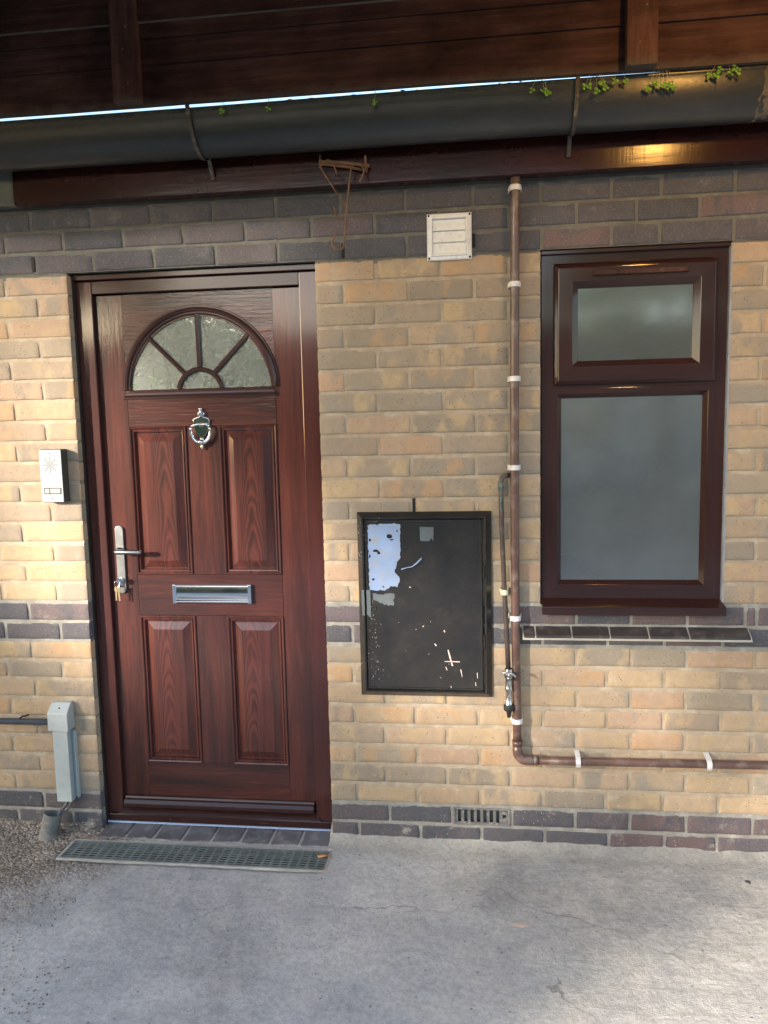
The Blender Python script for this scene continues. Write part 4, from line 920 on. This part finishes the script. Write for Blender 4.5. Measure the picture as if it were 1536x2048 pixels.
hb = thing('hook_bracket', 'small rusty iron bracket fixed to the fascia', 'bracket', (.03, -.075, 2.37))
f = MB(); f.tube([(-.052, -.068, 2.389), (.03, -.082, 2.376), (.112, -.085, 2.361)], .0055, 10); f.tube([(-.048, -.070, 2.381), (.03, -.078, 2.366), (.088, -.076, 2.352)], .005, 10); f.build('bracket_bar', 'rust', hb)
f = MB(); f.box(-.0565, -.051, -.074, -.060, 2.366, 2.412); f.build('bracket_plate', 'rust', hb, bevel=.001); f = MB(); f.box(.0975, .1025, -.092, -.060, 2.345, 2.392); f.build('bracket_plate', 'rust', hb, bevel=.001)
def hook(pts, y0, y1, r, label):
    P_ = [Vector((x, y0 + (y1 - y0) * i / (len(pts) - 1), z)) for i, (x, z) in enumerate(pts)]
    out = []
    for i in range(len(P_) - 1):                       # Catmull-Rom through the bends
        p0, p1, p2, p3 = P_[max(0, i - 1)], P_[i], P_[i + 1], P_[min(len(P_) - 1, i + 2)]
        for t in (0, .2, .4, .6, .8):
            out.append(.5 * ((2 * p1) + (p2 - p0) * t + (2 * p0 - 5 * p1 + 4 * p2 - p3) * t * t + (3 * p1 - p0 - 3 * p2 + p3) * t ** 3))
    out.append(P_[-1]); f = MB(); f.tube(out, r, 10); h_ = f.build('s_hook', 'rust', o=tuple(P_[1])); tag(h_, label, 'hook', 'rusty hooks on the fascia bracket')
hook([(.009, 2.334), (-.007, 2.371), (-.0245, 2.381), (-.042, 2.3705), (-.0435, 2.355), (-.002, 2.287), (.034, 2.231), (.031, 2.208), (.016, 2.199), (.0005, 2.2075), (-.0105, 2.241)], -.110, -.082, .0022, 'shorter thin rusty S-hook hanging at an angle from the fascia bracket')
hook([(.083, 2.303), (.095, 2.329), (.0955, 2.347), (.078, 2.360), (.0588, 2.355), (.0525, 2.338), (.036, 2.220), (.0238, 2.112), (.0165, 2.100), (.003, 2.0975), (-.010, 2.105), (-.0165, 2.121), (-.003, 2.151)], -.115, -.095, .0031, 'longer rusty hook hanging almost upright from the fascia bracket')

# seedlings rooted along the gutter rim
def seedling(x, z, n_, spread, label):
    rr = random.Random(int(x * 1000) + 5); root = Vector((x, GY - GW + .012, GT - .012)); e = thing('gutter_seedling', label, 'seedling', tuple(root), 'green seedlings along the gutter rim')
    s_ = MB(); l_ = MB()
    for i in range(n_):
        a = (i - (n_ - 1) / 2) / max(1, n_ - 1) * 2 if n_ > 1 else 0
        tip = Vector((x + a * spread + rr.uniform(-.008, .008), GY - GW - .012 - rr.uniform(0, .012), z + rr.uniform(-.014, .012)))
        mid = Vector(((root.x + tip.x) / 2, GY - GW - .010, max(GT + .006, tip.z + .010) + rr.uniform(0, .006)))
        s_.tube([root, root.lerp(mid, .6) + Vector((0, 0, .004)), mid, tip], [.0009, .0008, .0007, .0006], 5)
        for j in range(3):
            c = tip + Vector((math.cos(j * 2.1 + i) * .006, -.002, math.sin(j * 2.1 + i) * .006)); r = rr.uniform(.0042, .0072)
            nrm = Vector((rr.uniform(-.5, .5), -1, rr.uniform(-.1, .7))).normalized(); u = nrm.orthogonal().normalized(); w = nrm.cross(u)
            l_.add([c + nrm * .0012] + [c + (u * math.cos(R(45 * k)) + w * math.sin(R(45 * k))) * r * (1 if k % 4 else .7) for k in range(8)], [(0, 1 + k, 1 + (k + 1) % 8) for k in range(8)])
    s_.build('stem', 'stem', e); l_.build('leaves', 'leaf', e, fixn=False)
seedling(.653, 2.509, 3, .022, 'small three-leaved seedling just left of the right gutter bracket')
seedling(.815, 2.504, 5, .030, 'leafy seedling clump just right of the right gutter bracket')
seedling(.880, 2.506, 2, .012, 'tiny two-leaved seedling between the two leafiest gutter clumps')
seedling(1.005, 2.498, 7, .038, 'largest bright green seedling clump on the gutter rim')
seedling(1.180, 2.514, 6, .040, 'spreading seedling with arched stems nearest the frayed gutter joint')
seedling(-.331, 2.505, 1, .0, 'single green sprout on the rim closest to the left gutter bracket')
seedling(-.187, 2.499, 1, .0, 'single green sprout on the rim left of the rusty hooks, above the door')
seedling(.151, 2.511, 1, .0, 'single green sprout on the rim just right of the rusty hooks')

# ------------------------------------------------------------------ boarded timber canopy overhead
cn = thing('timber_canopy', 'dark stained timber boards with upright battens overhanging the gutter', 'canopy', (0, -.24, 2.53))
YB = -.215
def zb_at(x): return 2.5425 + (.004 if x < .3 else .004 - .009 * min(1, (x - .3) / .8))
f = MB()
lines = [(2.665, YB), (2.742, YB - .004), (2.787, YB - .002), (3.02, YB - .010)]
def strip(x0, x1, z0, z1, y, m=0):
    n_ = 40; vs = []
    for i in range(n_ + 1):
        x = x0 + (x1 - x0) * i / n_
        zl = (zb_at(x) + .002 * nz(x, 0, 0, 8) + .0015 * nz(x, 0, 0, 40)) if z0 is None else z0 + .001 * nz(x, z0, 0, 5)
        zh = z1 + .001 * nz(x, z1, 0, 5)
        vs += [(x, y, zl), (x, y - .001, zh), (x, y + .022, zh), (x, y + .022, zl)]
    f.add(vs, [(4 * i + k, 4 * i + (k + 1) % 4, 4 * i + 4 + (k + 1) % 4, 4 * i + 4 + k) for i in range(n_) for k in range(4)], m)
for (z0, z1, y) in ((None, 2.6625, YB), (2.6660, 2.7385, YB - .005), (2.7425, 2.7845, YB - .009), (2.7885, 3.02, YB - .020)):
    f = MB(); strip(-3, 3, z0, z1, y); f.build('board', 'board', cn, fixn=True)
f = MB(); f.box(-3, 3, YB - .018, YB + .02, 2.7848, 2.7875); f.build('joint_strip', 'pale', cn)
for a, c, d in ((-.672, -.587, .0), (.893, .981, .0), (-2.3, -2.21, 0), (-1.285, -1.20, -.001)):
    f = MB(); z0 = zb_at((a + c) / 2) - .001
    f.box(a, c, YB - .040, YB - .0035, z0, 3.02)
    if a > -1: f.build('batten', 'batten', cn, bevel=.003)
f = MB()
for x in (-.630, .937):
    for z in (2.60, 2.70, 2.765): f = MB(); f.lathe([(.0035, 0), (.003, -.0012), (0, -.0015)], (x + rng.uniform(-.012, .012), YB - .0398, z), 'y', 8); f.build('nail_head', 'rust', cn)
for i in range(8):                                    # short unseen deck, added overhead to shade the upper wall
    y1 = -.24 - i * .134; f = MB(); f.box(-7.0, 4.2, y1 - .131, y1, 3.022, 3.05); f.build('shade_deck_board', 'board', cn)
for x in (-5, -3.4, -1.8, -.2, 1.4, 3.0):
    f = MB(); f.box(x - .035, x + .035, -1.30, -.26, 2.90, 3.020); f.build('joist', 'batten', cn)
f = MB(); f.box(-7.0, 4.2, -1.36, -1.315, 2.66, 3.05); f.build('shade_beam', 'batten', cn)  # unseen beam added low to shade the wall and darken the fascia's reflection
for x in (-6.8, 3.9):
    f = MB(); f.box(x - .05, x + .05, -1.30, -1.20, -.02, 2.896); f.build('post', 'batten', cn)  # unseen posts carrying the added deck
lm_ = thing('bulkhead_lamp', 'lit amber lamp hanging on a short stem under the canopy deck', 'lamp', (1.20, -.92, 2.66))
f = MB(); f.tube([(1.20, -.92, 3.02), (1.20, -.92, 2.74)], .010, 10); f.lathe([(0, .06), (.05, .055), (.095, .02), (.10, .0)], (1.20, -.92, 2.70), 'z', 24); f.build('lamp_shade', 'rubber', lm_)
f = MB(); f.lathe([(.055, .0), (.052, -.025), (.035, -.045), (0, -.052)], (1.20, -.92, 2.70), 'z', 24); f.build('lamp_lens', 'lamp', lm_)

# ------------------------------------------------------------------ small litter
f = MB(); x, y = -.105, -.142
lv = [(-.030, 0), (-.018, .010), (0, .014), (.016, .010), (.028, .002), (.016, -.008), (0, -.011), (-.018, -.008)]
vs = [(x, y, .004)] + [(x + a * .8 + .3 * b_, y + b_ * .9 - .25 * a, .0 + .008 * abs(b_) * 60 * .02 + .006 * math.sin(a * 90)) for a, b_ in lv]
f.add(vs, [(0, 1 + i, 1 + (i + 1) % 8) for i in range(8)], 0, True); f.tube([(x + .02, y - .008, .002), (x + .036, y - .015, -.004)], .001, 5)
dl = f.build('dry_leaf', 'dry', o=(x, y, -.002), fixn=False); tag(dl, 'curled orange dry leaf lying on the drain grate', 'leaf'); sm = dl.modifiers.new('shell', 'SOLIDIFY'); sm.thickness = .0006
gr = MB()
def pebble(x, y, r, m):
    vs = []; rr = rng.random() * 50
    for (a, b_, c) in ((1, 0, 0), (-1, 0, 0), (0, 1, 0), (0, -1, 0), (0, 0, 1), (0, 0, -1)):
        k = r * (1 + .5 * mn.noise(Vector((a * 3 + rr, b_ * 3, c * 3)))); vs.append((x + a * k, y + b_ * k, -.0115 + r * .35 + c * k * .6))
    gr.add(vs, [(0, 2, 4), (2, 1, 4), (1, 3, 4), (3, 0, 4), (2, 0, 5), (1, 2, 5), (3, 1, 5), (0, 3, 5)], m)
for _ in range(1500):
    x = rng.uniform(-1.6, 1.6); y = rng.uniform(-1.15, -.02)
    if -1.08 < x < -.06 and y > -.23: continue
    pebble(x, y, rng.choice((.0006, .0009, .0012, .0018)), 0 if rng.random() < .6 else 1)
for _ in range(4200):
    x = rng.uniform(-1.9, -.72); y = rng.uniform(-1.0, -.03)
    if x + .25 * nz(x, y, 0, 4) > -.95 - .5 * y - .15 or (x > -1.09 and y > -.23): continue
    pebble(x, y, rng.uniform(.0012, .0038), rng.choice((0, 0, 1, 2, 2)))
q = gr.build('grit', ['grit', 'gritd', 'gritb'], fixn=False); q['kind'] = 'stuff'; tag(q, 'loose grit and small stones scattered over the concrete', 'grit')
def splat(x, y, r, mat, label, ex=1, n_=14):
    f = MB(); vs = [(x, y, -.0098)]
    for i in range(n_):
        a = 2 * math.pi * i / n_; k = r * (1 + .7 * nz(math.cos(a), x * 9, math.sin(a), 2.2)); vs.append((x + k * ex * math.cos(a), y + k * math.sin(a), -.0118))
    f.add(vs, [(0, 1 + i, 1 + (i + 1) % n_) for i in range(n_)], 0, True); tag(f.build('ground_splash', mat, o=(x, y, -.011)), label, 'splash', 'dried splashes on the concrete')
splat(.514, -.735, .009, 'card', 'small bright white splash on the concrete near the bottom edge', 1.3)
splat(.290, -.603, .011, 'concrete', 'pale grey splash on the concrete below the meter cabinet', 1.2)

splat(.575, -.450, .012, 'pinkish', 'pinkish scuff streak on the concrete to the right, below the waste pipe elbow', 3.2, 20)
splat(-.085, -.262, .008, 'rubber', 'dark round stain on the concrete just past the right end of the drain', 1.1)
splat(1.330, -.160, .012, 'gritd', 'dark oval stain on the concrete near the wall at the right edge', 1.5)

# ------------------------------------------------------------------ across the yard: unseen trees and hedge added to shade the wall, more trees and a building to mirror
def leaf_cloud(blobs, n_, size, seed, gaps=None):
    rr = random.Random(seed); f = MB(); cnt = 0
    tot = sum(b_[3] * b_[4] * b_[5] for b_ in blobs)
    for bx, by, bz, rx, ry, rz in blobs:
        for _ in range(int(n_ * rx * ry * rz / tot)):
            v = Vector((rr.gauss(0, 1), rr.gauss(0, 1), rr.gauss(0, 1))).normalized() * (rr.random() ** .45)
            c = Vector((bx + v.x * rx, by + v.y * ry, bz + v.z * rz)); s_ = size * rr.uniform(.6, 1.3)
            nrm = Vector((rr.gauss(0, 1), rr.gauss(0, 1), rr.gauss(0, 1))).normalized(); u = nrm.orthogonal().normalized(); w = nrm.cross(u)
            f.add([c - u * s_, c + w * s_ * .5, c + u * s_, c - w * s_ * .5], [(0, 1, 2, 3)])
    return f
def tree(x, y, h, blobs, n_, seed, label):
    e = thing('tree', label, 'tree', (x, y, 0), 'trees across the yard')
    f = MB(); f.tube([(x, y, -.1), (x + .05, y, h * .4), (x - .03, y + .05, h * .75)], [.16, .11, .05], 10)
    for bx, by, bz, *_ in blobs: f.tube([(x + .03, y, h * .45), ((x + bx) / 2, (y + by) / 2, (h * .45 + bz) / 2 + .2), (bx, by, bz)], [.06, .04, .015], 7)
    f.build('trunk', 'bark', e); leaf_cloud(blobs, n_, .10, seed).build('crown', 'crown', e, fixn=False)
# seen along the sun's direction: wall point (X, Z) lies behind (X - 7.48, Z + 2.6) at y = -8
tree(-6.6, -8.0, 3.9, [(-6.7, -8, 4.25, .75, .6, .75), (-5.9, -8.1, 4.1, .8, .6, .85), (-5.2, -8, 4.2, .8, .6, .9), (-6.3, -8, 3.55, .45, .4, .35), (-5.5, -8, 3.5, .5, .4, .3), (-4.4, -8, 4.2, .7, .6, .8), (-7.25, -8, 4.0, .28, .3, .35)], 5200, 3, 'broad leafy tree across the yard, added out of view to shade the wall')  # added out of view; crown blobs set to shade the wall right of the door
tree(-11.2, -9.0, 4.0, [(-11.2, -9, 4.6, 1.3, .8, 1.2), (-10.4, -9, 3.6, .6, .6, .6)], 2600, 4, 'round leafy tree at the far left end of the hedge')
tree(-9.4, -10.2, 5.4, [(-11.3 + .75 * i, -10.2 + .2 * (i % 2), 6.05 + .15 * ((i * 7) % 3), .75, .6, .85) for i in range(9)] + [(-10.15, -10.2, 5.25, .38, .4, .28), (-9.75, -10.2, 4.95, .32, .4, .32), (-9.3, -10.2, 4.9, .32, .4, .4)], 5600, 6, 'tall spreading tree behind the hedge, added out of view to shade the upper wall')  # added out of view; high crown keeps sun off the upper wall and door
tree(-4.3, -9.8, 2.6, [(-4.6, -9.8, 3.0, .9, .7, .75), (-3.7, -9.8, 2.85, .8, .7, .7), (-5.2, -9.9, 3.3, .6, .6, .6)], 2200, 9, 'small bushy tree at the right end of the hedge')
tree(3.5, -10.5, 4.2, [(3.5, -10.5, 4.6, 1.6, 1.2, 1.3), (4.6, -10.4, 3.8, 1.0, 1.0, 1.0), (2.4, -10.6, 3.7, 1.0, 1.0, .9)], 3600, 5, 'wide leafy tree standing alone to the right across the yard')
hg = thing('hedge', 'leafy clipped hedge added out of view along the yard to shade the lower wall', 'hedge', (-9, -8.6, 0))
f = leaf_cloud([(-12 + i * .7, -8.6, 1.15, .55, .45, 1.15) for i in range(17)] + [(-9.1 + .42 * i, -8.3, 2.7, .4, .35, .85 - .05 * i) for i in range(4)] + [(-9.3, -8.3, 3.35, .32, .3, .7)], 10500, .10, 8); f.build('foliage', 'crown', hg, fixn=False)  # raised clumps added to shade the lower left wall
f = MB(); f.box(-12.3, -.6, -8.75, -8.45, 0, 2.0); f.build('dense_core', 'bark', hg)
gb = thing('garage_building', 'low pale rendered building with grey doors facing the house across the yard', 'building', (0, -16, 0))
f = MB(); f.box(-22, 22, -20, -16, -.05, 2.9); f.build('wall', 'garage', gb)
f = MB(); f.add([(-22.3, -15.7, 2.9), (22.3, -15.7, 2.9), (22.3, -18, 4.1), (-22.3, -18, 4.1), (-22.3, -20.3, 2.9), (22.3, -20.3, 2.9)], [(0, 1, 2, 3), (3, 2, 5, 4), (0, 3, 4), (1, 5, 2), (0, 4, 5, 1)]); f.build('roof', 'roof', gb)
for i in range(7):
    x = -18 + i * 6; f = MB(); f.box(x - 1.2, x + 1.2, -15.99, -15.94, 0, 2.1); f.build('garage_door', 'door2', gb)
    f = MB(); f.box(x + 2.2, x + 3.4, -15.99, -15.95, 1.0, 2.1); f.build('window_pane', 'wglass', gb)

for o in bpy.data.objects:
    if '_o' in o: del o['_o']
